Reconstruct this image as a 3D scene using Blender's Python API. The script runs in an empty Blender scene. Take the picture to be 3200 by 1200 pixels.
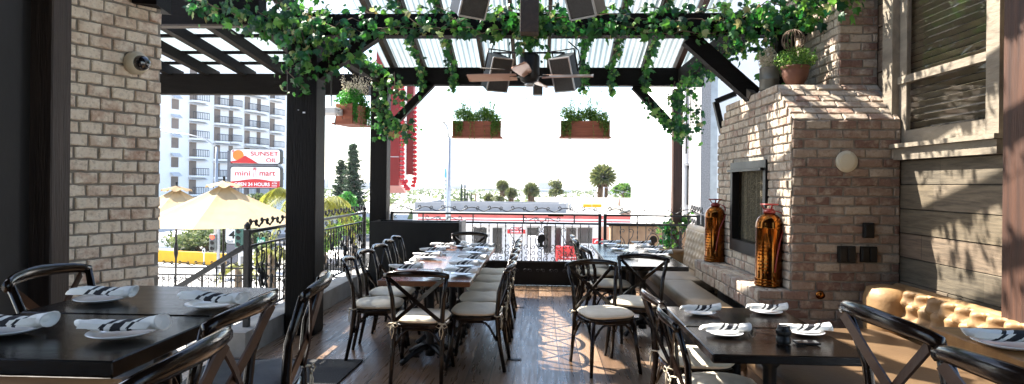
import bpy, math, random
from mathutils import Vector, Matrix, Euler
C = bpy.context.scene
COL = C.collection
PI = math.pi
def R(d): return math.radians(d)
# ---------------------------------------------------------------- camera
F = 1950.0; HOR = 572.0; EYE = 1.58; TH = math.atan(90 / F); ROLL = 0.010
cam = bpy.data.cameras.new('camera'); camo = bpy.data.objects.new('camera', cam); COL.objects.link(camo)
cam.sensor_width = 36; cam.lens = 36 * F / 3200; cam.shift_y = -(600 - HOR) / 3200
cam.clip_start = 0.05; cam.clip_end = 9000
camo.matrix_world = Matrix.Translation((0, 0, EYE)) @ Matrix.Rotation(TH, 4, 'Z') @ Matrix.Rotation(PI / 2, 4, 'X') @ Matrix.Rotation(ROLL, 4, 'Z')
C.camera = camo
# ---------------------------------------------------------------- sky, sun, exposure
SUN_FROM = Vector((-0.86, 0.47, 1.15)).normalized()
elev = math.asin(SUN_FROM.z)
w = bpy.data.worlds.new('World'); C.world = w; w.use_nodes = True
nt = w.node_tree; nt.nodes.clear()
wo = nt.nodes.new('ShaderNodeOutputWorld'); bg = nt.nodes.new('ShaderNodeBackground'); sky = nt.nodes.new('ShaderNodeTexSky')
sky.sky_type = 'NISHITA'; sky.sun_disc = False; sky.sun_elevation = elev
sky.sun_rotation = math.atan2(SUN_FROM.x, SUN_FROM.y)
sky.air_density = 1.0; sky.dust_density = 1.0; sky.ozone_density = 1.0
bg.inputs[1].default_value = 0.115
nt.links.new(sky.outputs[0], bg.inputs[0]); nt.links.new(bg.outputs[0], wo.inputs[0])
sl = bpy.data.lights.new('sun', 'SUN'); sl.energy = 5.0; sl.angle = R(0.5); sl.color = (1, .93, .83)
so = bpy.data.objects.new('sun', sl); COL.objects.link(so); so.location = (-20, 12, 25)
so.rotation_euler = (-SUN_FROM).to_track_quat('-Z', 'Y').to_euler()
C.view_settings.view_transform = 'Standard'; C.view_settings.look = 'None'
C.view_settings.exposure = 2.15; C.view_settings.gamma = 1
C.cycles.max_bounces = 8; C.cycles.transparent_max_bounces = 24

# ---------------------------------------------------------------- pixel -> place
ct, st = math.cos(TH), math.sin(TH); cr, sr = math.cos(ROLL), math.sin(ROLL)
def ray(u, v):
    a, b = u - 1600, v - HOR
    a, b = a * cr + b * sr, b * cr - a * sr
    cx, cz = a / F, -b / F
    return Vector((cx * ct - st, cx * st + ct, cz))
def at(u, v, Y=None, z=None, X=None):
    d = ray(u, v)
    t = Y / d.y if Y is not None else ((z - EYE) / d.z if z is not None else X / d.x)
    return Vector((d.x * t, d.y * t, EYE + d.z * t))

# ---------------------------------------------------------------- mesh builder
class MB:
    def __init__(s): s.v = []; s.f = []; s.sm = []
    def add(s, vs, fs, smooth=False):
        n = len(s.v); s.v.extend(tuple(q) for q in vs)
        for f in fs: s.f.append(tuple(i + n for i in f)); s.sm.append(smooth)
        return s
    def box(s, p, q, jit=0, rng=None):
        x0, y0, z0 = p; x1, y1, z1 = q
        vs = [(x, y, z) for z in (z0, z1) for y in (y0, y1) for x in (x0, x1)]
        if jit: vs = [(a + rng.uniform(-jit, jit), b + rng.uniform(-jit, jit), c + rng.uniform(-jit, jit)) for a, b, c in vs]
        return s.add(vs, [(0, 2, 3, 1), (4, 5, 7, 6), (0, 1, 5, 4), (2, 6, 7, 3), (0, 4, 6, 2), (1, 3, 7, 5)])
    def bbox(s, p, q, b=0.006):            # box with bevelled vertical+top edges
        x0, y0, z0 = p; x1, y1, z1 = q
        def ring(i, z): return [(x0 + i, y0 + b, z), (x0 + b, y0 + i, z), (x1 - b, y0 + i, z), (x1 - i, y0 + b, z), (x1 - i, y1 - b, z), (x1 - b, y1 - i, z), (x0 + b, y1 - i, z), (x0 + i, y1 - b, z)]
        def ring2(z): return [(x0 + b, y0 + b, z)] * 1 and [(x0 + b, y0 + 1.5 * b, z), (x0 + 1.5 * b, y0 + b, z), (x1 - 1.5 * b, y0 + b, z), (x1 - b, y0 + 1.5 * b, z), (x1 - b, y1 - 1.5 * b, z), (x1 - 1.5 * b, y1 - b, z), (x0 + 1.5 * b, y1 - b, z), (x0 + b, y1 - 1.5 * b, z)]
        rs = [ring2(z0), ring(0, z0 + b), ring(0, z1 - b), ring2(z1)]
        vs = [p for r in rs for p in r]; fs = []
        for k in range(3):
            for i in range(8): j = (i + 1) % 8; fs.append((k * 8 + i, k * 8 + j, k * 8 + 8 + j, k * 8 + 8 + i))
        fs.append(tuple(range(7, -1, -1))); fs.append(tuple(range(24, 32)))
        return s.add(vs, fs)
    def bar(s, p, q, w, h, up=(0, 0, 1)):   # rectangular bar from p to q, w sideways, h along up
        p, q = Vector(p), Vector(q); d = (q - p).normalized(); u = Vector(up)
        a = d.cross(u)
        if a.length < 1e-4: a = d.cross(Vector((0, 1, 0)))
        a.normalize(); u = a.cross(d).normalized(); a *= w / 2; u *= h / 2
        vs = [p - a - u, p + a - u, p + a + u, p - a + u, q - a - u, q + a - u, q + a + u, q - a + u]
        return s.add(vs, [(0, 3, 2, 1), (4, 5, 6, 7), (0, 1, 5, 4), (1, 2, 6, 5), (2, 3, 7, 6), (3, 0, 4, 7)])
    def sweep(s, pts, w, h, up=(0, 0, 1), smooth=False):   # rectangular section along a polyline
        pts = [Vector(p) for p in pts]; n = len(pts); vs = []
        for i, p in enumerate(pts):
            d = (pts[min(i + 1, n - 1)] - pts[max(i - 1, 0)]).normalized()
            a = d.cross(Vector(up))
            if a.length < 1e-4: a = Vector((1, 0, 0))
            a.normalize(); u = a.cross(d).normalized()
            ww = w[i] if isinstance(w, (list, tuple)) else w; hh = h[i] if isinstance(h, (list, tuple)) else h
            vs += [p - a * ww / 2 - u * hh / 2, p + a * ww / 2 - u * hh / 2, p + a * ww / 2 + u * hh / 2, p - a * ww / 2 + u * hh / 2]
        fs = [(3, 2, 1, 0), tuple(4 * (n - 1) + k for k in range(4))]
        for i in range(n - 1):
            for k in range(4): l = (k + 1) % 4; fs.append((4 * i + k, 4 * i + l, 4 * i + 4 + l, 4 * i + 4 + k))
        return s.add(vs, fs, smooth)
    def tube(s, pts, r, n=6, sx=1.0, caps=True):
        pts = [Vector(p) for p in pts]; m = len(pts); vs = []; fs = []
        ref = None
        for i, p in enumerate(pts):
            d = pts[min(i + 1, m - 1)] - pts[max(i - 1, 0)]
            d = d.normalized() if d.length > 1e-9 else Vector((0, 0, 1))
            if ref is None: ref = Vector((0, 0, 1)) if abs(d.z) < .9 else Vector((1, 0, 0))
            a = d.cross(ref)
            if a.length < 1e-3: ref = Vector((.3, .9, .1)); a = d.cross(ref)
            a.normalize(); b = a.cross(d).normalized(); ref = b
            rr = r[i] if isinstance(r, (list, tuple)) else r
            for k in range(n):
                t = 2 * PI * k / n; vs.append(p + a * math.cos(t) * rr * sx + b * math.sin(t) * rr)
        for i in range(m - 1):
            for k in range(n): l = (k + 1) % n; fs.append((i * n + k, i * n + l, i * n + n + l, i * n + n + k))
        if caps: fs.append(tuple(range(n - 1, -1, -1))); fs.append(tuple(range((m - 1) * n, m * n)))
        return s.add(vs, fs, True)
    def lathe(s, prof, c=(0, 0, 0), n=16, caps=True):
        vs = []; fs = []; m = len(prof)
        for r, z in prof:
            for k in range(n): t = 2 * PI * k / n; vs.append((c[0] + r * math.cos(t), c[1] + r * math.sin(t), c[2] + z))
        for i in range(m - 1):
            for k in range(n): l = (k + 1) % n; fs.append((i * n + k, i * n + l, i * n + n + l, i * n + n + k))
        if caps: fs.append(tuple(range(n - 1, -1, -1))); fs.append(tuple(range((m - 1) * n, m * n)))
        return s.add(vs, fs, True)
    def prism(s, poly, d, smooth=False):    # polygon of 3D points extruded by vector d
        n = len(poly); d = Vector(d); vs = [Vector(p) for p in poly]; vs = vs + [p + d for p in vs]
        fs = [tuple(range(n - 1, -1, -1)), tuple(range(n, 2 * n))] + [(i, (i + 1) % n, n + (i + 1) % n, n + i) for i in range(n)]
        return s.add(vs, fs, smooth)
    def build(s, name, m, parent=None, world=True, kind=None):
        me = bpy.data.meshes.new(name)
        if parent is not None:
            off = Vector((0, 0, 0)); p = parent
            if world:
                while p is not None: off += p.location; p = p.parent
        else:
            xs = [q[0] for q in s.v]; ys = [q[1] for q in s.v]; zs = [q[2] for q in s.v]
            off = Vector(((min(xs) + max(xs)) / 2, (min(ys) + max(ys)) / 2, min(zs)))
        me.from_pydata([(q[0] - off.x, q[1] - off.y, q[2] - off.z) for q in s.v], [], s.f)
        me.polygons.foreach_set('use_smooth', s.sm); me.update()
        if m: me.materials.append(m)
        o = bpy.data.objects.new(name, me); COL.objects.link(o)
        if parent is not None: o.parent = parent
        else: o.location = off
        if kind: o['kind'] = kind
        return o
def tag(o, label=None, cat=None, group=None, kind=None):
    if label: o['label'] = label
    if cat: o['category'] = cat
    if group: o['group'] = group
    if kind: o['kind'] = kind
    return o
def thing(name, label, cat, loc=(0, 0, 0), rz=0, group=None):
    o = bpy.data.objects.new(name, None); COL.objects.link(o); o.location = loc; o.rotation_euler = (0, 0, rz)
    o.empty_display_size = .1
    return tag(o, label, cat, group)
KIDS = {}
def kids(o): return [c for c in bpy.data.objects if c.parent == o]
def dup(o, loc=None, rz=None, label=None, parent=None, tree=None):
    tree = tree or {}
    c = o.copy(); COL.objects.link(c)
    if parent is not None: c.parent = parent
    if loc is not None: c.location = loc
    if rz is not None: c.rotation_euler = (0, 0, rz)
    if label: c['label'] = label
    for ch in kids(o): dup(ch, parent=c)
    return c

# ---------------------------------------------------------------- materials
def newmat(name):
    m = bpy.data.materials.new(name); m.use_nodes = True; n = m.node_tree.nodes; n.clear()
    return m, n, m.node_tree.links
def N(n, t, **k):
    x = n.new(t)
    for a, b in k.items(): setattr(x, a, b)
    return x
def ramp(n, l, src, stops):
    r = N(n, 'ShaderNodeValToRGB'); e = r.color_ramp.elements
    e[0].position, e[0].color = stops[0][0], (*stops[0][1], 1); e[1].position, e[1].color = stops[-1][0], (*stops[-1][1], 1)
    for p, c in stops[1:-1]: q = e.new(p); q.color = (*c, 1)
    l.new(src, r.inputs[0]); return r.outputs[0]
def pm(name, c1, c2=None, scale=6, rough=.6, bump=.1, bscale=None, metal=0, stretch=(1, 1, 1), isl=0, spec=.5, coat=0, emit=None, rrange=0, coord='Object', detail=6, transl=0, sss=None):
    m, n, l = newmat(name)
    out = N(n, 'ShaderNodeOutputMaterial'); b = N(n, 'ShaderNodeBsdfPrincipled')
    tc = N(n, 'ShaderNodeTexCoord'); mp = N(n, 'ShaderNodeMapping'); mp.inputs[3].default_value = stretch
    l.new(tc.outputs[coord], mp.inputs[0])
    nz = N(n, 'ShaderNodeTexNoise'); nz.inputs['Scale'].default_value = scale; nz.inputs['Detail'].default_value = detail
    l.new(mp.outputs[0], nz.inputs[0])
    col = None
    c2 = c2 or tuple(x * .7 for x in c1)
    fac = nz.outputs[0]
    if isl:
        g = N(n, 'ShaderNodeNewGeometry'); ma = N(n, 'ShaderNodeMath', operation='MULTIPLY_ADD')
        mx = N(n, 'ShaderNodeMix'); mx.data_type = 'FLOAT'; mx.inputs[0].default_value = isl
        l.new(nz.outputs[0], mx.inputs[2]); l.new(g.outputs['Random Per Island'], mx.inputs[3]); fac = mx.outputs[0]
    col = ramp(n, l, fac, [(.25, c1), (.75, c2)])
    l.new(col, b.inputs['Base Color'])
    b.inputs['Roughness'].default_value = rough; b.inputs['Metallic'].default_value = metal
    b.inputs['Specular IOR Level'].default_value = spec; b.inputs['Coat Weight'].default_value = coat; b.inputs['Coat Roughness'].default_value = .12
    if rrange:
        rr = N(n, 'ShaderNodeMapRange'); rr.inputs[1].default_value = .3; rr.inputs[2].default_value = .7
        rr.inputs[3].default_value = max(0, rough - rrange); rr.inputs[4].default_value = rough + rrange
        l.new(nz.outputs[0], rr.inputs[0]); l.new(rr.outputs[0], b.inputs['Roughness'])
    if bump:
        n2 = N(n, 'ShaderNodeTexNoise'); n2.inputs['Scale'].default_value = bscale or scale * 3; n2.inputs['Detail'].default_value = 5
        l.new(mp.outputs[0], n2.inputs[0])
        bp = N(n, 'ShaderNodeBump'); bp.inputs[0].default_value = bump; bp.inputs[1].default_value = .02
        l.new(n2.outputs[0], bp.inputs['Height']); l.new(bp.outputs[0], b.inputs['Normal'])
    if emit: b.inputs['Emission Color'].default_value = (*emit[:3], 1); b.inputs['Emission Strength'].default_value = emit[3]
    if transl:
        tr = N(n, 'ShaderNodeBsdfTranslucent'); mx = N(n, 'ShaderNodeMixShader'); mx.inputs[0].default_value = transl
        l.new(col, tr.inputs[0]); l.new(b.outputs[0], mx.inputs[1]); l.new(tr.outputs[0], mx.inputs[2]); l.new(mx.outputs[0], out.inputs[0])
    else: l.new(b.outputs[0], out.inputs[0])
    return m
M = {}
dark1, dark2 = (.006, .004, .003), (.0022, .0016, .0013)
M['beamX'] = pm('dark_stained_wood_x', dark1, dark2, 5, .65, .35, 14, stretch=(.6, 7, 7), spec=.12)
M['beamY'] = pm('dark_stained_wood_y', dark1, dark2, 5, .65, .35, 14, stretch=(7, .6, 7), spec=.12)
M['beamZ'] = pm('dark_stained_wood_z', (.0055, .0035, .0025), dark2, 5, .6, .35, 14, stretch=(7, 7, .5), spec=.15)
M['brownZ'] = pm('brown_post_wood', (.085, .036, .02), (.03, .013, .008), 4, .6, .3, 12, stretch=(7, 7, .5))
M['rafter'] = pm('rafter_wood', (.05, .034, .022), (.02, .013, .009), 4, .7, .3, 12, stretch=(7, .6, 7))
M['black'] = pm('black_paint', (.006, .006, .0065), (.004, .004, .004), 8, .4, .05, spec=.3)
M['curtain'] = pm('black_wall', (.006, .006, .006), (.003, .003, .003), 3, .8, .1)
M['iron'] = pm('wrought_iron', (.010, .010, .011), (.018, .016, .014), 20, .42, .2, spec=.5)
M['chair'] = pm('black_lacquered_wood', (.004, .003, .0025), (.012, .006, .004), 3, .15, .04, 40, stretch=(1, 1, 4), spec=.32, coat=.0)
M['brace'] = pm('brown_strap', (.085, .042, .024), (.035, .018, .012), 8, .38, .1, metal=.3)
M['linen'] = pm('cream_linen_cushion', (.80, .73, .59), (.68, .61, .48), 9, .9, .25, 160)
M['greylinen'] = pm('grey_linen_cushion', (.30, .30, .31), (.2, .2, .21), 9, .9, .25, 160)
M['rope'] = pm('cotton_tie', (.6, .53, .4), None, 30, .9, .2)
M['brass'] = pm('antique_copper', (.30, .10, .018), (.15, .045, .008), 2.2, .14, .03, 30, metal=1, rrange=.06)
M['redpaint'] = pm('red_valve', (.35, .03, .02), (.2, .02, .015), 8, .35, .05)
M['plate'] = pm('white_china', (.82, .83, .84), (.78, .79, .8), 3, .12, 0, coat=.5)
M['mortar'] = pm('mortar', (.34, .31, .26), (.20, .18, .155), 14, .95, .5, 60)
M['metal'] = pm('galvanised_metal', (.45, .46, .47), (.32, .33, .34), 8, .4, .05, metal=.7)
M['white'] = pm('white_paint', (.8, .8, .8), (.72, .72, .73), 4, .6, .03)
M['stucco'] = pm('white_stucco', (.94, .92, .89), (.91, .89, .87), .3, .85, .1, 3)
M['greystucco'] = pm('speckled_stone', (.5, .48, .46), (.12, .11, .11), 60, .9, .3, 80)
M['cream_plastic'] = pm('cream_plastic', (.66, .60, .45), (.58, .53, .40), 5, .4, .02)
M['glassdark'] = pm('smoked_glass', (.01, .01, .012), None, 5, .05, 0, coat=1)
M['terracotta'] = pm('terracotta', (.17, .065, .035), (.09, .035, .02), 9, .75, .25)
M['cedar'] = pm('cedar_planter_wood', (.40, .115, .055), (.22, .06, .03), 5, .6, .2, stretch=(1, 1, 7))
M['window_wood'] = pm('weathered_window_wood', (.28, .24, .18), (.15, .125, .095), 4, .8, .35, 14, stretch=(5, .8, 2.5))
M['canvas'] = pm('umbrella_canvas', (.43, .33, .19), (.35, .265, .15), 3, .9, .15, 40, transl=.2)
M['canvas_grey'] = pm('umbrella_canvas_brown', (.30, .21, .11), (.2, .14, .075), 5, .9, .15, 40, transl=.25)
M['oak'] = pm('oak_table_top', (.40, .20, .065), (.19, .085, .028), 3.2, .42, .06, 30, stretch=(1.0, 9, 5), spec=.25, detail=9)
M['walnut'] = pm('walnut_table_top', (.17, .07, .03), (.05, .02, .01), 3, .24, .05, 30, stretch=(1.2, 9, 5), spec=.5, coat=.1)
M['blacktop'] = pm('black_table_top', (.009, .006, .0045), (.003, .0025, .002), 3, .16, .05, 30, stretch=(1.2, 9, 5), spec=.3, coat=0, rrange=.05)
M['bark'] = pm('bark', (.16, .11, .07), (.08, .055, .035), 8, .9, .5)
M['asphalt'] = pm('asphalt', (.09, .09, .09), (.07, .07, .07), 3, .9, .1, 40)
M['concrete'] = pm('pale_concrete', (.42, .41, .39), (.34, .33, .31), 1.5, .85, .2)
M['red'] = pm('signal_red', (.55, .012, .015), (.42, .01, .012), 2, .45, .02)
M['redlit'] = pm('red_marquee_paint', (.30, .012, .012), (.2, .008, .008), 2, .45, .05)
M['yellow'] = pm('yellow_paint', (.78, .42, .01), (.68, .34, .01), 2, .7, .02)
M['orange'] = pm('orange_print', (.85, .22, .02), (.8, .16, .02), 2, .5, 0)
M['shingle'] = pm('pale_roof_shingles', (.25, .235, .20), (.19, .18, .15), 2, .9, .3, 10, stretch=(1, 1, 6))
M['peach'] = pm('peach_stucco', (.62, .40, .30), (.55, .34, .25), 1, .9, .1)
M['greenpaint'] = pm('green_sign', (.01, .22, .12), None, 3, .5, 0)
M['bluepaint'] = pm('blue_banner', (.05, .35, .6), (.25, .5, .6), 2, .7, 0)
M['windowdark'] = pm('dark_window_glass', (.045, .045, .05), (.02, .02, .02), .5, .2, 0)
M['curtainwin'] = pm('curtained_window', (.27, .20, .16), (.13, .10, .08), .4, .5, 0)
def leafmat(name, stops, transl=.35, rough=.45):
    m, n, l = newmat(name); out = N(n, 'ShaderNodeOutputMaterial'); b = N(n, 'ShaderNodeBsdfPrincipled'); g = N(n, 'ShaderNodeNewGeometry')
    c = ramp(n, l, g.outputs['Random Per Island'], stops); l.new(c, b.inputs['Base Color']); b.inputs['Roughness'].default_value = rough
    tr = N(n, 'ShaderNodeBsdfTranslucent'); hs = N(n, 'ShaderNodeHueSaturation'); hs.inputs['Value'].default_value = 1.7; l.new(c, hs.inputs['Color']); l.new(hs.outputs[0], tr.inputs[0])
    mx = N(n, 'ShaderNodeMixShader'); mx.inputs[0].default_value = transl; l.new(b.outputs[0], mx.inputs[1]); l.new(tr.outputs[0], mx.inputs[2]); l.new(mx.outputs[0], out.inputs[0])
    return m
M['ivy'] = leafmat('ivy_leaf', [(0, (.004, .032, .014)), (.35, (.010, .08, .016)), (.68, (.035, .155, .018)), (.88, (.12, .28, .04)), (.96, (.28, .30, .12)), (1, (.20, .12, .04))], .35)
M['shrub'] = leafmat('shrub_leaf', [(0, (.025, .10, .015)), (.6, (.10, .22, .03)), (1, (.26, .36, .07))], .35, .6)
M['fern'] = leafmat('bright_fern', [(0, (.02, .12, .015)), (1, (.07, .30, .03))], .3, .6)
M['flower'] = leafmat('pale_flower', [(0, (.40, .34, .24)), (1, (.75, .68, .55))], .3, .8)
M['tree'] = leafmat('tree_leaf', [(0, (.035, .06, .02)), (.6, (.09, .125, .04)), (1, (.17, .19, .07))], .3, .7)
M['palm'] = leafmat('palm_leaf', [(0, (.035, .055, .014)), (.6, (.09, .11, .03)), (1, (.18, .18, .06))], .3, .6)
M['conifer'] = leafmat('conifer_leaf', [(0, (.015, .035, .018)), (1, (.05, .085, .04))], .2, .7)
M['yellowgreen'] = leafmat('yellow_palm_leaf', [(0, (.12, .15, .02)), (1, (.34, .32, .05))], .4, .6)
M['deadfrond'] = leafmat('dead_frond', [(0, (.08, .05, .025)), (1, (.20, .12, .06))], .1, .9)

def roofmat():
    m, n, l = newmat('corrugated_polycarbonate'); out = N(n, 'ShaderNodeOutputMaterial')
    d = N(n, 'ShaderNodeBsdfDiffuse'); t = N(n, 'ShaderNodeBsdfTranslucent'); tp = N(n, 'ShaderNodeBsdfTransparent'); g = N(n, 'ShaderNodeBsdfGlossy'); g.inputs['Roughness'].default_value = .2
    tc = N(n, 'ShaderNodeTexCoord'); nz = N(n, 'ShaderNodeTexNoise'); nz.inputs['Scale'].default_value = 2.5; nz.inputs['Detail'].default_value = 6
    mp = N(n, 'ShaderNodeMapping'); mp.inputs[3].default_value = (3, .5, 1); l.new(tc.outputs['Object'], mp.inputs[0]); l.new(mp.outputs[0], nz.inputs[0])
    c = ramp(n, l, nz.outputs[0], [(.3, (.22, .27, .28)), (.7, (.33, .385, .385))])
    l.new(c, d.inputs[0]); l.new(c, t.inputs[0]); tp.inputs[0].default_value = (.92, .96, .97, 1)
    a = N(n, 'ShaderNodeMixShader'); a.inputs[0].default_value = .45; l.new(d.outputs[0], a.inputs[1]); l.new(t.outputs[0], a.inputs[2])
    b = N(n, 'ShaderNodeMixShader'); b.inputs[0].default_value = .05; l.new(a.outputs[0], b.inputs[1]); l.new(tp.outputs[0], b.inputs[2])
    l.new(b.outputs[0], out.inputs[0]); return m
M['roof'] = roofmat()

def brickmat(name, pal, smear, smear_amt, kk=1.0):
    pal = [(p, tuple(c * kk for c in q)) for p, q in pal]; smear = tuple(c * kk for c in smear)
    m, n, l = newmat(name); out = N(n, 'ShaderNodeOutputMaterial'); b = N(n, 'ShaderNodeBsdfPrincipled'); b.inputs['Roughness'].default_value = .9
    tc = N(n, 'ShaderNodeTexCoord'); g = N(n, 'ShaderNodeNewGeometry')
    base = ramp(n, l, g.outputs['Random Per Island'], pal)
    nz = N(n, 'ShaderNodeTexNoise'); nz.inputs['Scale'].default_value = 11; nz.inputs['Detail'].default_value = 8; nz.inputs['Roughness'].default_value = .65; l.new(tc.outputs['Object'], nz.inputs[0])
    rr = N(n, 'ShaderNodeValToRGB'); rr.color_ramp.elements[0].position = .5 - smear_amt; rr.color_ramp.elements[1].position = .62 - smear_amt + .1; l.new(nz.outputs[0], rr.inputs[0])
    mx = N(n, 'ShaderNodeMix'); mx.data_type = 'RGBA'; l.new(rr.outputs[0], mx.inputs[0]); l.new(base, mx.inputs[6]); mx.inputs[7].default_value = (*smear, 1)
    n3 = N(n, 'ShaderNodeTexNoise'); n3.inputs['Scale'].default_value = 45; n3.inputs['Detail'].default_value = 5; l.new(tc.outputs['Object'], n3.inputs[0])
    sp = ramp(n, l, n3.outputs[0], [(.33, (.45, .42, .4)), (.48, (1, 1, 1))])
    mu = N(n, 'ShaderNodeMix'); mu.data_type = 'RGBA'; mu.blend_type = 'MULTIPLY'; mu.inputs[0].default_value = .45; l.new(mx.outputs[2], mu.inputs[6]); l.new(sp, mu.inputs[7])
    l.new(mu.outputs[2], b.inputs['Base Color'])
    bp = N(n, 'ShaderNodeBump'); bp.inputs[0].default_value = .8; bp.inputs[1].default_value = .006; l.new(n3.outputs[0], bp.inputs['Height']); l.new(bp.outputs[0], b.inputs['Normal'])
    l.new(b.outputs[0], out.inputs[0]); return m
M['brick_pale'] = brickmat('pale_tumbled_brick', [(0, (.36, .22, .16)), (.3, (.50, .38, .28)), (.7, (.56, .46, .35)), (1, (.40, .29, .22))], (.60, .53, .43), .06, .80)
M['brick_pillar'] = brickmat('whitewashed_brick', [(0, (.46, .30, .22)), (.3, (.66, .55, .43)), (.7, (.74, .65, .52)), (1, (.55, .43, .33))], (.80, .73, .61), .10, 1.07)
M['brick_red_shaded'] = brickmat('shaded_tumbled_red_brick', [(0, (.18, .10, .075)), (.35, (.25, .16, .12)), (.7, (.31, .225, .17)), (1, (.44, .37, .29))], (.46, .39, .31), .02)  # darker copy for the camera-facing fireplace sides, shade put into the colour

def floormat():
    m, n, l = newmat('plank_floor'); out = N(n, 'ShaderNodeOutputMaterial'); b = N(n, 'ShaderNodeBsdfPrincipled')
    tc = N(n, 'ShaderNodeTexCoord'); mp = N(n, 'ShaderNodeMapping'); mp.inputs[2].default_value = (0, 0, PI / 2); l.new(tc.outputs['Object'], mp.inputs[0])
    br = N(n, 'ShaderNodeTexBrick'); br.offset = .37; br.inputs['Scale'].default_value = 1; br.inputs['Brick Width'].default_value = 1.35; br.inputs['Row Height'].default_value = .19; br.inputs['Mortar Size'].default_value = .0035
    br.inputs['Color1'].default_value = (0, 0, 0, 1); br.inputs['Color2'].default_value = (1, 1, 1, 1); br.inputs['Mortar'].default_value = (.5, .5, .5, 1); l.new(mp.outputs[0], br.inputs[0])
    m2 = N(n, 'ShaderNodeMapping'); m2.inputs[3].default_value = (14, 1.6, 1); l.new(tc.outputs['Object'], m2.inputs[0])
    nz = N(n, 'ShaderNodeTexNoise'); nz.inputs['Scale'].default_value = 2.2; nz.inputs['Detail'].default_value = 9; nz.inputs['Roughness'].default_value = .65; l.new(m2.outputs[0], nz.inputs[0])
    mx = N(n, 'ShaderNodeMix'); mx.data_type = 'RGBA'; mx.inputs[0].default_value = .45; l.new(nz.outputs[0], mx.inputs[6]); l.new(br.outputs[0], mx.inputs[7])
    c = ramp(n, l, mx.outputs[2], [(.15, (.045, .027, .017)), (.5, (.145, .09, .055)), (.8, (.27, .18, .115))])
    dk = N(n, 'ShaderNodeMix'); dk.data_type = 'RGBA'; l.new(br.outputs['Fac'], dk.inputs[0]); l.new(c, dk.inputs[6]); dk.inputs[7].default_value = (.01, .007, .005, 1); l.new(dk.outputs[2], b.inputs['Base Color'])
    m3 = N(n, 'ShaderNodeMapping'); m3.inputs[3].default_value = (14, .9, 1); l.new(tc.outputs['Object'], m3.inputs[0])
    n3 = N(n, 'ShaderNodeTexNoise'); n3.inputs['Scale'].default_value = 3; n3.inputs['Detail'].default_value = 4; n3.inputs['Distortion'].default_value = .3; l.new(m3.outputs[0], n3.inputs[0])
    rg = N(n, 'ShaderNodeMapRange'); rg.inputs[1].default_value = .3; rg.inputs[2].default_value = .7; rg.inputs[3].default_value = .22; rg.inputs[4].default_value = .42; l.new(n3.outputs[0], rg.inputs[0]); l.new(rg.outputs[0], b.inputs['Roughness'])
    sb = N(n, 'ShaderNodeMath', operation='SUBTRACT'); l.new(n3.outputs[0], sb.inputs[0]); l.new(br.outputs['Fac'], sb.inputs[1])
    bp = N(n, 'ShaderNodeBump'); bp.inputs[0].default_value = .22; bp.inputs[1].default_value = .003; l.new(sb.outputs[0], bp.inputs['Height']); l.new(bp.outputs[0], b.inputs['Normal'])
    l.new(b.outputs[0], out.inputs[0]); return m
M['floor'] = floormat()
def sidingmat():
    m, n, l = newmat('weathered_siding'); out = N(n, 'ShaderNodeOutputMaterial'); b = N(n, 'ShaderNodeBsdfPrincipled'); b.inputs['Roughness'].default_value = .85
    tc = N(n, 'ShaderNodeTexCoord'); g = N(n, 'ShaderNodeNewGeometry'); m2 = N(n, 'ShaderNodeMapping'); m2.inputs[3].default_value = (1, 1.3, 15); l.new(tc.outputs['Object'], m2.inputs[0])
    nz = N(n, 'ShaderNodeTexNoise'); nz.inputs['Scale'].default_value = 2.4; nz.inputs['Detail'].default_value = 9; nz.inputs['Roughness'].default_value = .7; nz.inputs['Distortion'].default_value = .6; l.new(m2.outputs[0], nz.inputs[0])
    c1 = ramp(n, l, g.outputs['Random Per Island'], [(0, (.145, .115, .075)), (.3, (.07, .064, .05)), (.55, (.165, .135, .095)), (.8, (.18, .115, .078)), (1, (.09, .082, .062))])
    c2 = ramp(n, l, nz.outputs[0], [(.28, (.35, .34, .33)), (.5, (.85, .84, .82)), (.7, (1.25, 1.22, 1.18))])
    mu = N(n, 'ShaderNodeMix'); mu.data_type = 'RGBA'; mu.blend_type = 'MULTIPLY'; mu.inputs[0].default_value = 1; l.new(c1, mu.inputs[6]); l.new(c2, mu.inputs[7]); l.new(mu.outputs[2], b.inputs['Base Color'])
    bp = N(n, 'ShaderNodeBump'); bp.inputs[0].default_value = .6; bp.inputs[1].default_value = .008; l.new(nz.outputs[0], bp.inputs['Height']); l.new(bp.outputs[0], b.inputs['Normal'])
    l.new(b.outputs[0], out.inputs[0]); return m
M['siding'] = sidingmat()
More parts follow.
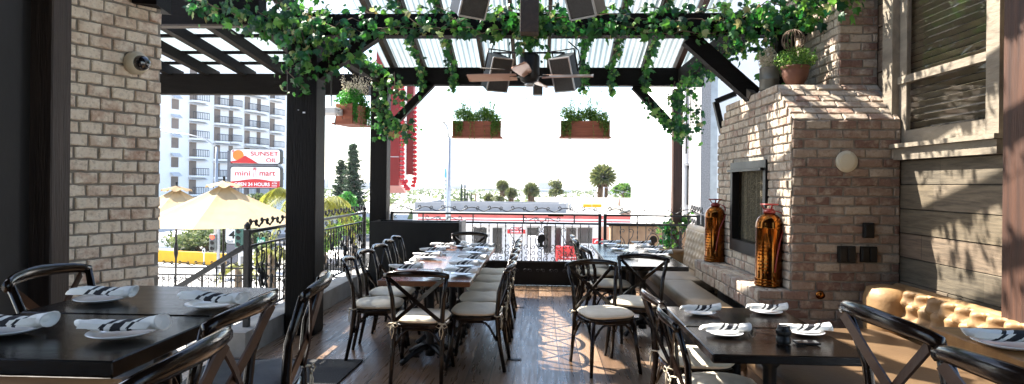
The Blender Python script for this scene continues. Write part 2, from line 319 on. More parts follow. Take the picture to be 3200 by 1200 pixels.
def stripemat():        # rolled napkin: off-white cloth with three slanting black bands
    m, n, l = newmat('striped_napkin'); out = N(n, 'ShaderNodeOutputMaterial'); b = N(n, 'ShaderNodeBsdfPrincipled'); b.inputs['Roughness'].default_value = .9
    tc = N(n, 'ShaderNodeTexCoord'); sp = N(n, 'ShaderNodeSeparateXYZ'); l.new(tc.outputs['Object'], sp.inputs[0])
    z = N(n, 'ShaderNodeMath', operation='MULTIPLY_ADD'); l.new(sp.outputs[2], z.inputs[0]); z.inputs[1].default_value = -1.1; l.new(sp.outputs[0], z.inputs[2])
    y = N(n, 'ShaderNodeMath', operation='MULTIPLY_ADD'); l.new(sp.outputs[1], y.inputs[0]); y.inputs[1].default_value = -.25; l.new(z.outputs[0], y.inputs[2])
    r = N(n, 'ShaderNodeMapRange'); r.inputs[1].default_value = -.095; r.inputs[2].default_value = .055; l.new(y.outputs[0], r.inputs[0])
    cr_ = N(n, 'ShaderNodeValToRGB'); cr_.color_ramp.interpolation = 'CONSTANT'; e = cr_.color_ramp.elements
    W = (.84, .83, .79, 1); B = (.02, .02, .025, 1); e[0].position = 0; e[0].color = W; e[1].position = .22; e[1].color = B
    for p, c in ((.32, W), (.44, B), (.66, W), (.78, B), (.86, W)): q = e.new(p); q.color = c
    l.new(r.outputs[0], cr_.inputs[0]); l.new(cr_.outputs[0], b.inputs['Base Color'])
    nz = N(n, 'ShaderNodeTexNoise'); nz.inputs['Scale'].default_value = 40; l.new(tc.outputs['Object'], nz.inputs[0]); bp = N(n, 'ShaderNodeBump'); bp.inputs[0].default_value = .3; bp.inputs[1].default_value = .01; l.new(nz.outputs[0], bp.inputs['Height']); l.new(bp.outputs[0], b.inputs['Normal'])
    l.new(b.outputs[0], out.inputs[0]); return m
M['napkin'] = stripemat()
M['leather'] = pm('tan_suede', (.34, .205, .09), (.21, .12, .05), 9, .55, .12, 40, rrange=.1)
M['leather_pale'] = pm('pale_buff_suede', (.52, .40, .27), (.42, .31, .2), 4, .6, .1, 40)
M['glass'] = pm('window_pane', (.03, .035, .03), None, 2, .04, 0, coat=1)
def glassmat():
    m, n, l = newmat('clear_pane'); out = N(n, 'ShaderNodeOutputMaterial'); t = N(n, 'ShaderNodeBsdfTransparent'); g = N(n, 'ShaderNodeBsdfGlossy'); g.inputs['Roughness'].default_value = .02
    f = N(n, 'ShaderNodeLayerWeight'); f.inputs[0].default_value = .5; pw = N(n, 'ShaderNodeMath', operation='POWER'); pw.inputs[1].default_value = 4; l.new(f.outputs['Facing'], pw.inputs[0]); ad = N(n, 'ShaderNodeMath', operation='MULTIPLY_ADD'); ad.inputs[1].default_value = .8; ad.inputs[2].default_value = .03; l.new(pw.outputs[0], ad.inputs[0]); mx = N(n, 'ShaderNodeMixShader'); l.new(ad.outputs[0], mx.inputs[0]); l.new(t.outputs[0], mx.inputs[1]); l.new(g.outputs[0], mx.inputs[2]); l.new(mx.outputs[0], out.inputs[0]); return m
M['pane'] = glassmat()

# ---------------------------------------------------------------- ground, deck, terrace
g = MB(); g.add([(-5000, -200, -4.2), (5000, -200, -4.2), (5000, 110, -4.2), (-5000, 110, -4.2), (5000, 2900, -21), (-5000, 2900, -21), (5000, 8000, -22), (-5000, 8000, -22)], [(0, 1, 2, 3), (3, 2, 4, 5), (5, 4, 6, 7)]); g.build('ground', M['concrete'], kind='structure')
g = MB(); g.add([(-300, 48, -4.19), (300, 62, -4.19), (300, 74, -4.19), (-300, 60, -4.19)], [(0, 1, 2, 3)]); g.build('road', M['asphalt'], kind='structure')
g = MB(); g.box((-2.95, -4, -.25), (3.3, 9.75, 0)); g.build('deck_floor', M['floor'], kind='structure')
g = MB(); g.box((-11, 5.0, -1.75), (-2.96, 15.4, -1.6)); g.build('terrace_floor', M['concrete'], kind='structure')
g = MB(); g.box((-2.93, 5.45, 0), (-2.62, 9.7, .19)); g.box((-2.80, 5.45, .19), (-2.62, 9.7, .22)); g.build('deck_kerb', pm('kerb_stone', (.34, .32, .29), (.2, .185, .165), 5, .8, .2), kind='structure')

# ---------------------------------------------------------------- brickwork
def bricks(mb, mm, O, U, V, Nn, w, h, rng, L=.205, H=.062, J=.013, xr=None, proud=.016, off=0):
    """courses of separate uneven bricks on the face O + U*w + V*h (normal Nn); mm = mortar MB"""
    O, U, V, Nn = Vector(O), Vector(U), Vector(V), Vector(Nn)
    rows = int(h / (H + J)); pitch = h / rows
    for r in range(rows):
        z0 = r * pitch + J / 2; z1 = (r + 1) * pitch - J / 2
        a, b = xr((z0 + z1) / 2) if xr else (0, w)
        x = a - (L + J) * (.5 if (r + off) % 2 else 0) + rng.uniform(-.012, .012)
        while x < b:
            ll = L * rng.uniform(.93, 1.05); x0 = max(a, x); x1 = min(b, x + ll); x += ll + J
            if x1 - x0 < .025: continue
            p = proud * rng.uniform(.55, 1.15); c = min(.007, (x1 - x0) * .3)
            j = lambda k=.0035: rng.uniform(-k, k)
            nx = 4 if x1 - x0 > .1 else 2
            # front rim (outer, p-c) and inset front
            outer = []; inner = []
            xs = [x0 + (x1 - x0) * i / nx for i in range(nx + 1)]
            for xx in xs: outer.append((xx, z0 + j()))
            for xx in reversed(xs): outer.append((xx, z1 + j()))
            k = len(outer); mx, mz = (x0 + x1) / 2, (z0 + z1) / 2
            outer = [(px + j() * .8, pz) for px, pz in outer]
            for px, pz in outer:
                sx_ = c if abs(px - mx) > (x1 - x0) / 2 - .012 else 0
                inner.append((px - math.copysign(sx_, px - mx), pz - math.copysign(c, pz - mz)))
            tilt = rng.uniform(-.05, .05)
            vs = [O + U * px + V * pz for px, pz in outer]
            vs += [O + U * px + V * pz + Nn * (p - c * .8) for px, pz in outer]
            vs += [O + U * px + V * pz + Nn * (p + j(.0015) + tilt * (pz - mz)) for px, pz in inner]
            fs = []
            for q in range(2):
                for i in range(k): i2 = (i + 1) % k; fs.append((q * k + i, q * k + i2, q * k + k + i2, q * k + k + i))
            # front face as strips
            half = nx + 1
            for i in range(nx): fs.append((2 * k + i, 2 * k + i + 1, 2 * k + k - 2 - i, 2 * k + k - 1 - i))
            mb.add(vs, fs)
rg = random.Random(5)
# left column
cA = Vector((-3.196, 3.957, 0)); cB = Vector((-2.874, 4.57, 0)); U = (cB - cA).normalized(); nrm = Vector((U.y, -U.x, 0)); Wd = (cB - cA).length
cA = cA - U * .03
t = thing('brick_column', 'tall pale tumbled-brick pillar on the left with a dome camera on it', 'pillar', tuple((cA + cB) / 2 - nrm * .25))
mm = MB(); back = -nrm * .5
q = [cA + nrm * .004, cB + nrm * .004, cB + back, cA + back]; mm.prism(q, (0, 0, 4.2)); mm.build('mortar', M['mortar'], t)
b = MB(); bricks(b, None, cA + nrm * .004, U, (0, 0, 1), nrm, (cB - cA).length, 4.2, rg, L=.145, H=.070, J=.015, proud=.02)
bricks(b, None, cB - nrm * .002, -nrm, (0, 0, 1), U, .5, 4.2, rg, L=.145, H=.070, J=.015, proud=.012, off=1)
b.build('brickwork', M['brick_pillar'], t)
g = MB(); g.bar(at(450, -20, Y=4.35), at(500, 16, Y=4.75), .16, .14); tag(g.build('beam_end', M['beamX']), 'short dark beam end capping the top of the left brick pillar', 'beam')

# fireplace: box X 2.09..2.97, Y 5.3..7.45, shoulders, hearth, upper chimney
FX0, FX1, FY0, FY1, FZ = 2.09, 2.96, 5.30, 7.45, 2.48
t = thing('brick_fireplace', 'tall brick fireplace with raised hearth and sloped shoulders on the right', 'fireplace', ((FX0 + FX1) / 2, (FY0 + FY1) / 2, 0))
mm = MB()
prof = [(FX0, FY0, 0), (FX0, FY1, 0), (FX0, FY1, 2.13), (FX0, FY1 - .35, FZ), (FX0, FY0 + .36, FZ), (FX0, FY0, 2.13)]
OY0, OY1, OZ0, OZ1 = 5.82, 6.88, .89, 1.82
# side walls around the firebox opening: build the mass as pieces so the opening is real
mm.box((FX0, FY0, 0), (FX1, OY0, 2.13)); mm.box((FX0, OY1, 0), (FX1, FY1, 2.13)); mm.box((FX0, OY0, 0), (FX1, OY1, OZ0)); mm.box((FX0, OY0, OZ1), (FX1, OY1, 2.13)); mm.box((FX0 + .45, OY0, OZ0), (FX1, OY1, OZ1))
mm.prism([(FX0, FY0, 2.13), (FX0, FY1, 2.13), (FX0, FY1 - .35, FZ), (FX0, FY0 + .36, FZ)], (FX1 - FX0, 0, 0))
mm.box((2.63, FY0 + .362, FZ), (FX1, 7.0, 5.2))
mm.box((1.83, FY0, .50), (FX0, FY1, .695))
mm.box((1.83, FY0, 0), (FX0, FY0 + .3, .50))
mm.build('mortar', M['mortar'], t)
b = MB()
def xr(z):
    if z < 2.13: return (0, FY1 - FY0)
    k = (z - 2.13) / .35; return (.36 * k, FY1 - FY0 - .35 * k)
# lit side face (normal -X), courses avoiding the opening
def face_with_hole(mb, z_lo, z_hi):
    for (y0, y1, z0, z1, xf) in ((FY0, OY0 - .0, z_lo, OZ1 + .04, None), (OY1, FY1, z_lo, OZ1 + .04, None), (OY0, OY1, z_lo, OZ0, None)):
        bricks(mb, None, (FX0 - .003, y0, z0), (0, 1, 0), (0, 0, 1), (-1, 0, 0), y1 - y0, z1 - z0, rg, L=.15, proud=.014)
    z0 = OZ1 + .04
    bricks(mb, None, (FX0 - .003, FY0, z0), (0, 1, 0), (0, 0, 1), (-1, 0, 0), FY1 - FY0, FZ - z0, rg, L=.15, proud=.014, xr=lambda z: xr(z + z0))
face_with_hole(b, .71, FZ)
bricks(b, None, (1.827, FY0, .50), (0, 1, 0), (0, 0, 1), (-1, 0, 0), FY1 - FY0, .21, rg, L=.15, proud=.014)
bricks(b, None, (1.83, FY0, .698), (0, 1, 0), (1, 0, 0), (0, 0, 1), FY1 - FY0, .26, rg, L=.15, H=.07, proud=.012)
sh = Vector((0, .36, .35)); shl = sh.length; shn = Vector((0, -.35, .36)).normalized()
b.build('pale_brickwork', M['brick_pale'], t)
b = MB(); bricks(b, None, (2.63, FY0 + .36, FZ), (0, 1, 0), (0, 0, 1), (-1, 0, 0), 1.34, 2.7, rg, L=.17, proud=.014); b.build('chimney_side_brickwork', M['brick_pale'], t)
b = MB(); bricks(b, None, (FX0, FY0 - .003, 2.125) , (1, 0, 0), sh.normalized(), shn, FX1 - FX0, shl, rg, L=.2, proud=.016)
b.build('shoulder_brickwork', M['brick_pale'], t)
b = MB(); bricks(b, None, (FX0, FY0 - .003, .71), (1, 0, 0), (0, 0, 1), (0, -1, 0), FX1 - FX0, 1.42, rg, L=.195, proud=.012)
bricks(b, None, (1.83, FY0 - .003, 0), (1, 0, 0), (0, 0, 1), (0, -1, 0), FX1 - 1.83, .71, rg, L=.195, proud=.012)
b.build('shaded_red_brickwork', M['brick_red_shaded'], t)
b = MB(); bricks(b, None, (2.63, FY0 + .36, FZ), (1, 0, 0), (0, 0, 1), (0, -1, 0), FX1 - 2.63, 2.7, rg, L=.195, proud=.012); b.build('chimney_front_brickwork', M['brick_red_shaded'], t)
g = MB()
for (p, q) in (((OY0, OZ1 - .07), (OY1, OZ1)), ((OY0, OZ0), (OY1, OZ0 + .12)), ((OY0, OZ0 + .12), (OY0 + .07, OZ1 - .07)), ((OY1 - .07, OZ0 + .12), (OY1, OZ1 - .07))):
    g.box((FX0 - .035, p[0], p[1]), (FX0 + .04, q[0], q[1]))
g.box((FX0 - .075, OY0 + .02, OZ1 - .10), (FX0 - .04, OY1 - .02, OZ1 - .075))
g.build('firebox_frame', M['black'], t)
M['mesh'] = pm('chain_mesh', (.17, .14, .085), (.03, .026, .017), 90, .5, .6, 120, metal=.5, stretch=(1, 1, .6))
g = MB(); vs = []; n = 70
for i in range(n + 1):
    y = OY0 + .07 + (OY1 - OY0 - .14) * i / n; x = FX0 + .085 + .022 * math.sin(i * 1.9) + .008 * math.sin(i * .7)
    vs += [(x, y, OZ0 + .12), (x, y, OZ1 - .07)]
g.add(vs, [(2 * i, 2 * i + 2, 2 * i + 3, 2 * i + 1) for i in range(n)], True); g.build('mesh_curtain', M['mesh'], t)
g = MB(); g.box((FX0 + .449, OY0, OZ0), (FX0 + .447, OY1, OZ1)); g.box((FX0 + .04, OY0, OZ0 + .001), (FX0 + .44, OY1, OZ0 + .01)); g.build('firebox_lining', M['curtain'], t)

# siding wall with window hole
t = thing('siding_wall', 'wall of wide weathered grey-brown boards around the window on the right', 'wall', (3.02, 3, 0))
HY0, HY1, HZ0, HZ1 = 4.22, 5.36, 1.93, 3.34
b = MB(); z = .02; r = random.Random(3)
SX = 2.97
while z < 5.0:
    h = .198
    cuts = [(-3.0, 9.0)]
    for (a, c) in ([(2.9, HY0), (HY1, 7.4)] if (z + h > HZ0 and z < HZ1) else [(2.9, 7.4)]):
        y = a
        while y < c - .01:
            ln = r.uniform(.9, 2.6); y1 = min(c, y + ln)
            if c - y1 < .15: y1 = c
            zz0, zz1 = z, z + h - .006
            pieces = [(zz0, zz1)]
            x = SX + r.uniform(-.004, .004)
            b.add([(x, y + .001, zz0), (x, y1 - .001, zz0), (x, y1 - .001, zz1 - .004), (x, y + .001, zz1 - .004), (x + .012, y + .001, zz1), (x + .012, y1 - .001, zz1), (x + .03, y, zz0), (x + .03, y1, zz0)],
                  [(1, 0, 3, 2), (2, 3, 4, 5), (0, 1, 7, 6)])
            y = y1
    z += h
b.build('boards', M['siding'], t)
g = MB(); g.box((3.0, 2.92, 0), (3.1, HY0, 5)); g.box((3.0, HY1, 0), (3.1, 7.4, 5)); g.box((3.0, HY0 + .001, 0), (3.1, HY1 - .001, HZ0)); g.box((3.0, HY0 + .001, HZ1), (3.1, HY1 - .001, 5)); g.build('backing', M['curtain'], t)
w_ = thing('sash_window', 'weathered wood sash window with closed blinds high on the board wall', 'window', (SX, 4.8, 1.85))
g = MB()
x0, x1 = SX - .055, SX + .02
g.box((x0, HY0 - .10, HZ0 - .0), (x1, HY0 + .02, HZ1 + .12)); g.box((x0, HY1 - .02, HZ0), (x1, HY1 + .13, HZ1 + .12)); g.box((x0 - .004, HY0 + .02, HZ1), (x1, HY1 - .02, HZ1 + .14))
g.build('frame', M['window_wood'], w_)
g = MB(); g.box((x0 - .05, HY0 - .13, HZ0 - .035), (SX + .0, HY1 + .15, HZ0 - .002)); g.box((x0 - .012, HY0 - .10, HZ0 - .13), (SX - .001, HY1 + .13, HZ0 - .037)); g.build('sill', M['window_wood'], w_)
g = MB(); zm = 2.46
g.box((SX - .012, HY0 + .02, zm - .03), (SX + .045, HY1 - .02, zm + .03)); g.box((SX + .0, HY0 + .02, HZ0), (SX + .04, HY1 - .02, HZ0 + .11)); g.box((SX + .005, HY0 + .02, HZ0 + .11), (SX + .04, HY0 + .08, HZ1)); g.box((SX + .005, HY1 - .12, HZ0 + .11), (SX + .04, HY1 - .02, HZ1)); g.box((SX + .002, HY0 + .08, HZ1 - .07), (SX + .04, HY1 - .12, HZ1))
g.build('sash', M['window_wood'], w_)
g = MB(); g.box((SX + .018, HY0 + .08, HZ0 + .11), (SX + .022, HY1 - .12, HZ1 - .07)); g.build('pane', M['pane'], w_)
g = MB(); z = HZ0 + .05
M['blind'] = pm('old_blind_slats', (.12, .10, .058), (.07, .058, .034), 5, .5, .05)
while z < HZ1: g.bar((SX + .075, HY0, z), (SX + .075, HY1, z), .046, .003, up=(.80, 0, .60)); z += .054
g.build('blind', M['blind'], w_)
g = MB(); g.box((SX + .115, HY0 - .05, HZ0 - .05), (SX + .13, HY1 + .05, HZ1 + .05)); g.build('dark_backing', M['curtain'], w_)
# reddish post at the frame's right edge
g = MB(); p0 = at(3152, 600, X=2.84)
g.bbox((2.80, p0.y - .22, 0), (2.955, p0.y, 5)); tag(g.build('wooden_post', M['brownZ']), 'reddish brown wooden post at the far right edge against the board wall', 'post')

# back and ceiling of the dining room behind the camera, left dark wall
g = MB(); g.box((-4.2, -3.2, 3.95), (3.3, 4.25, 4.1)); tag(g.build('room_ceiling', M['curtain']), kind='structure')
g = MB(); g.box((-4.2, -3.3, 0), (3.3, -3.2, 4)); tag(g.build('room_back_wall', M['curtain']), kind='structure')
g = MB(); pA = at(-200, 572, Y=2.6); pB = at(100, 572, Y=3.75)
g.prism([(pA.x, pA.y, 0), (pB.x, pB.y, 0), (pB.x - .3, pB.y + .1, 0), (pA.x - .3, pA.y + .1, 0)], (0, 0, 3.95)); g.build('dark_wall', M['curtain'], kind=None)
tag(bpy.data.objects['dark_wall'], 'black painted wall at the far left edge behind the high table', 'wall')
hk = MB(); c = at(48, 168, Y=3.2); c = at(48, 168, Y=3.5); hk.tube([c + Vector((.02 * math.cos(a), -.03, .02 * math.sin(a))) for a in [k * .5 for k in range(-1, 9)]], .004, 5); tag(hk.build('hook', M['metal']), 'small metal hook on the black wall at the far left', 'hook')
g = MB(); pA = at(98, 572, Y=3.78); g.bbox((pA.x - .0, 3.70, 0), (at(168, 572, Y=3.72).x, 3.86, 3.95), .008); tag(g.build('wooden_post', pm('dark_brown_post', (.05, .034, .026), (.018, .012, .01), 5, .6, .35, 14, stretch=(7, 7, .5))), 'dark brown wooden post left of the brick pillar', 'post')

# ---------------------------------------------------------------- pergola timbers
def beam(name, p, q, w_, h, m, label, cat='beam', group=None):
    g = MB(); g.bar(p, q, w_, h); return tag(g.build(name, m), label, cat, group)
PX, PY = -2.45, 6.40
g = MB(); g.bbox((PX - .155, PY - .14, 0), (PX + .155, PY + .14, 3.075), .01); tag(g.build('pergola_post', M['beamZ']), 'thick black post in front of the left railing, wrapped in ivy at the top', 'post')
g = MB(); g.box((PX - .03, PY - .155, 2.30), (PX - .02, PY - .142, 2.305)); g.box((PX + .02, PY - .152, 2.27), (PX + .045, PY - .1405, 2.285)); tag(g.build('paper_scrap', M['white']), 'tiny white scrap stapled to the thick black post', 'scrap')
g = MB(); g.bbox((-2.62, 9.45, 0), (-2.36, 9.70, 3.075), .01); tag(g.build('pergola_post', M['beamZ']), 'dark post at the far left corner of the deck behind the planter box', 'post')
g = MB(); g.bbox((2.05, 9.80, -1), (2.20, 9.95, 3.075), .008); tag(g.build('pergola_post', M['brownZ']), 'slim brown post just outside the far right end of the railing', 'post')
g = MB(); g.bbox((2.32, 6.27, 2.49), (2.5, 6.5, 3.075), .01); tag(g.build('pergola_post', M['beamZ']), 'short dark post rising from the fireplace top under the ivy beam', 'post')
beam('cross_beam', (-2.9, PY, 3.19), (2.95, PY, 3.19), .16, .22, M['beamX'], 'dark beam wound with ivy running right across above the fan')
beam('cross_beam', (-2.75, 9.62, 3.215), (2.45, 9.62, 3.215), .16, .27, M['beamX'], 'dark beam across the far end of the deck above the hanging planters')
beam('cross_beam', (-7.5, PY - .01, 3.50), (-2.92, PY - .01, 3.50), .18, .62, M['beamX'], 'deep black beam from the brick pillar to the thick black post')
g = MB(); g.box((-7.5, PY - .135, 3.165), (-2.62, PY - .03, 3.185)); tag(g.build('trim_board', M['rafter']), 'thin brown board under the deep black beam at upper left', 'board')
beam('cross_beam', (-9, 9.95, 3.14), (-2.77, 9.95, 3.14), .16, .33, M['beamX'], 'black beam on the far side of the left pergola above the hotel')
beam('side_beam', (-2.53, 6.5, 3.20), (-2.53, 9.52, 3.20), .10, .20, M['beamY'], 'ivy covered beam along the left edge of the deck roof')
beam('side_beam', (2.12, 6.5, 3.20), (2.12, 9.52, 3.20), .14, .24, M['beamY'], 'ivy covered beam along the right edge of the deck roof')
def brace(p, q, label, th=.11): beam('brace', p, q, .12, th, M['beamX'], label, 'brace', 'diagonal braces of the deck roof')
brace((-2.38, PY, 2.66), (-1.72, PY, 3.12), 'brace from the thick black post up to the ivy beam', .14)
brace(at(1216, 400, Y=9.6), at(1350, 262, Y=9.6), 'brace from the far left post to the far beam, beside the red sign')
brace(at(2108, 404, Y=9.66), at(1982, 268, Y=9.66), 'brace from the far right post to the far beam', .12)
brace(at(2355, 300, Y=6.4), at(2150, 118, Y=6.4), 'heavy brace above the fireplace running down from the ivy beam', .16)
SL = .33
def rz_(y): return 3.37 + SL * (9.62 - y)
for i, x in enumerate((-2.3, -1.84, -1.35, -.90, -.42, .10, .61, 1.06, 1.56, 2.05)):
    g = MB(); wd = .05 if i in (3, 4, 5) else .075
    g.bar((x, 4.3, rz_(4.3)), (x, 9.72, rz_(9.72)), wd, .12)
    side = ['leftmost, over the left railing', 'second from left, wound with ivy', 'third from left, wound with ivy', 'bare, beside the left speakers', 'bare, left of the fan', 'bare, right of the fan', 'ivy wound, beside the right speakers', 'ivy wound, third from the right', 'ivy wound, second from the right', 'rightmost, above the fireplace'][i]
    tag(g.build('rafter', M['rafter'] if i not in (9,) else M['brownZ']), 'sloping roof rafter over the deck, ' + side, 'rafter', 'rafters under the corrugated roof')
def corrug(x0, x1, y0, y1, zf, pitch=.076, amp=.011):
    g = MB(); vs = []; n = int((x1 - x0) / pitch) * 6
    for i in range(n + 1):
        x = x0 + (x1 - x0) * i / n; ph = (i % 6)
        dz = amp * (1 if ph in (0, 5) else (-1 if ph in (2, 3) else 0))
        vs += [(x, y0, zf(y0) + dz), (x, y1, zf(y1) + dz)]
    g.add(vs, [(2 * i, 2 * i + 2, 2 * i + 3, 2 * i + 1) for i in range(n)]); return g
k = 0
names = ['far left', 'left of centre', 'middle', 'right of centre', 'far right']
for i in range(5):
    x0 = -2.5 + i * .99
    g = corrug(x0, x0 + 1.02, 7.35, 10.1, lambda y, d=.004 * (i % 2): rz_(y) + .08 + d)
    tag(g.build('roof_sheet', M['roof']), 'translucent corrugated sheet over the deck, ' + names[i] + ' of the five', 'roof sheet', 'corrugated sheets of the deck roof')
for y in (7.2, 8.6): pass
# left pergola roof
def lz(y): return 3.34 + .10 * (9.95 - y)
for i in range(9):
    x = -2.95 - i * .62
    g = MB(); g.bar((x, 6.5, lz(6.5)), (x, 10.2, lz(10.2)), .10, .15)
    nth = ['nearest the thick black post', 'second from the thick black post', 'third from the thick black post', 'fourth from the thick black post', 'fifth from the thick black post', 'sixth from the thick black post', 'seventh from the thick black post', 'third from the brick pillar side', 'second from the brick pillar side'][i]
    tag(g.build('rafter', M['beamY']), 'dark rafter of the left pergola, ' + nth, 'rafter', 'rafters of the left pergola')
for i, y in enumerate((6.95, 7.7, 8.45, 9.2, 9.75)):
    g = MB(); g.bar((-8.2, y, lz(y) + .09), (-2.7, y, lz(y) + .09), .06, .04)
    tag(g.build('purlin', M['beamX']), 'thin cross batten on the left pergola, ' + ['nearest', 'second', 'middle', 'fourth', 'farthest'][i] + ' of the five', 'batten', 'battens of the left pergola')
for i in range(4):
    x1 = -3.65 - i * 1.17
    g = corrug(x1 - 1.05, x1, 6.5, 10.3, lambda y: lz(y) + .13)
    tag(g.build('roof_sheet', M['roof']), 'translucent roof sheet over the left pergola, ' + ['nearest the thick black post', 'second from the post', 'third from the post', 'farthest left, behind the brick pillar'][i], 'roof sheet', 'roof sheets of the left pergola')
# ---------------------------------------------------------------- ironwork
def spiral(c, r0, turns, a0, dirn, plane, n=16, r1=.15):
    """points of a curl that starts on radius r0 at angle a0 and winds inwards; plane maps (s, z)->Vector"""
    pts = []
    for i in range(n + 1):
        t = i / n; a = a0 + dirn * turns * 2 * PI * t; r = r0 * (1 - t * (1 - r1)); pts.append(plane(c[0] + r * math.cos(a), c[1] + r * math.sin(a)))
    return pts
def crest(mb, s0, s1, z, plane, hgt=.10, period=.30, r=.0055):
    r = r * 1.25
    """running wave of S-scrolls on top of a rail"""
    n = max(1, round((s1 - s0) / period)); p = (s1 - s0) / n
    for i in range(n):
        a = s0 + i * p
        pts = [plane(a + p * t / 8, z + .02 + hgt * .55 * math.sin(PI * t / 8) ** 1.3) for t in range(9)]; mb.tube(pts, r, 5)
        mb.tube(spiral((a + p * .23, z + hgt * .72), hgt * .30, .95, -PI / 2, 1, plane, 12), r, 5)
        mb.tube(spiral((a + p * .77, z + hgt * .62), hgt * .30, .95, -PI / 2, -1, plane, 12), r, 5)
def heart(mb, c, h, plane, r=.005):
    r = r * 1.3
    for d in (1, -1):
        mb.tube([plane(c[0] + d * h * .02, c[1] - h * .5), plane(c[0] + d * h * .14, c[1] - h * .2), plane(c[0] + d * h * .3, c[1] + h * .02), plane(c[0] + d * h * .34, c[1] + h * .25)] + spiral((c[0] + d * h * .2, c[1] + h * .27), h * .14, .9, 0 if d > 0 else PI, d, plane, 9), r, 5)
        mb.tube(spiral((c[0] + d * h * .13, c[1] - h * .34), h * .11, 1.0, -PI / 2, d, plane, 9), r, 5)
def baluster(mb, s, z0, z1, plane, kind, r=.007):
    n = 26; pts = []; rr = []
    for i in range(n + 1):
        z = z0 + (z1 - z0) * i / n; pts.append(plane(s, z))
        if kind == 0: rr.append(r)
        elif kind == 1: rr.append(r * (1 + .5 * math.sin(i * 1.9)))
        else: rr.append(r * (2.4 if i in (9, 17) else (1.7 if i in (13,) else 1)))
    mb.tube(pts, rr, 5)
def medallion(name, s, z, plane, parent, R_=.085, thick=.012):
    g = MB(); g.tube([plane(s + R_ * .8 * math.cos(a), z + R_ * 1.15 * math.sin(a)) for a in [2 * PI * k / 20 for k in range(21)]], .007, 5)
    n = plane(s, z, thick) - plane(s, z); 
    prof = [(-.35, -.75), (.35, -.75), (.42, -.55), (.18, -.45), (.22, -.15), (.52, .05), (.55, .35), (.38, .62), (.1, .72), (-.2, .66), (-.42, .45), (-.5, .2), (-.62, .1), (-.48, -.02), (-.5, -.22), (-.28, -.32), (-.2, -.5), (-.42, -.6)]
    g.prism([plane(s + x * R_, z + y * R_ * 1.2, -thick / 2) for x, y in prof], n)
    o = g.build(name, M['iron'], parent); return o
# left railing, along Y at X=-2.72
def planeL(s, z, o=0): return Vector((-2.72 - o, s, z))
t = thing('iron_railing', 'black wrought iron railing with dense scrollwork along the left edge of the deck', 'railing', (-2.72, 7.6, .22))
Y0, Y1 = 5.68, 9.55
for z, nm in ((1.10, .035), (.965, .022), (.33, .022)):
    g = MB(); g.bar((-2.72, Y0, z), (-2.72, Y1, z), .035 if z > 1 else .025, nm * .8); g.build('rail_bar', M['iron'], t)
for y in (Y0, 7.65, Y1 - .02):
    g = MB(); g.box((-2.745, y - .025, .22), (-2.695, y + .025, 1.12)); g.lathe([(.006, 0), (.03, .015), (.032, .045), (.006, .075)], (-2.72, y, 1.12), 8); g.build('post', M['iron'], t)
n = 36
for i in range(n):
    s = Y0 + .09 + (Y1 - Y0 - .16) * i / (n - 1)
    g = MB(); baluster(g, s, .33, .965, planeL, 2 if i % 3 == 0 else 1, .008); g.build('baluster', M['iron'], t)
g = MB(); crest(g, Y0, Y1, 1.115, planeL, .11, .24, .0075); g.build('crest_scrolls', M['iron'], t)
for i in range(9):
    g = MB(); s = Y0 + .28 + i * .415; heart(g, (s, .80), .25, planeL, .0065); g.build('heart_scroll', M['iron'], t); g = MB(); heart(g, (s + .2, .55), .22, planeL, .006); g.build('heart_scroll', M['iron'], t); g = MB()
    g.tube(spiral((s, 1.03), .045, 1, 0, 1, planeL, 10), .006, 5); g.tube(spiral((s + .2, 1.03), .045, 1, PI, -1, planeL, 10), .006, 5); g.build('scroll_panel', M['iron'], t)
for s in (6.0, 6.85, 7.5, 8.6): medallion('medallion', s, .62, planeL, t, .08)
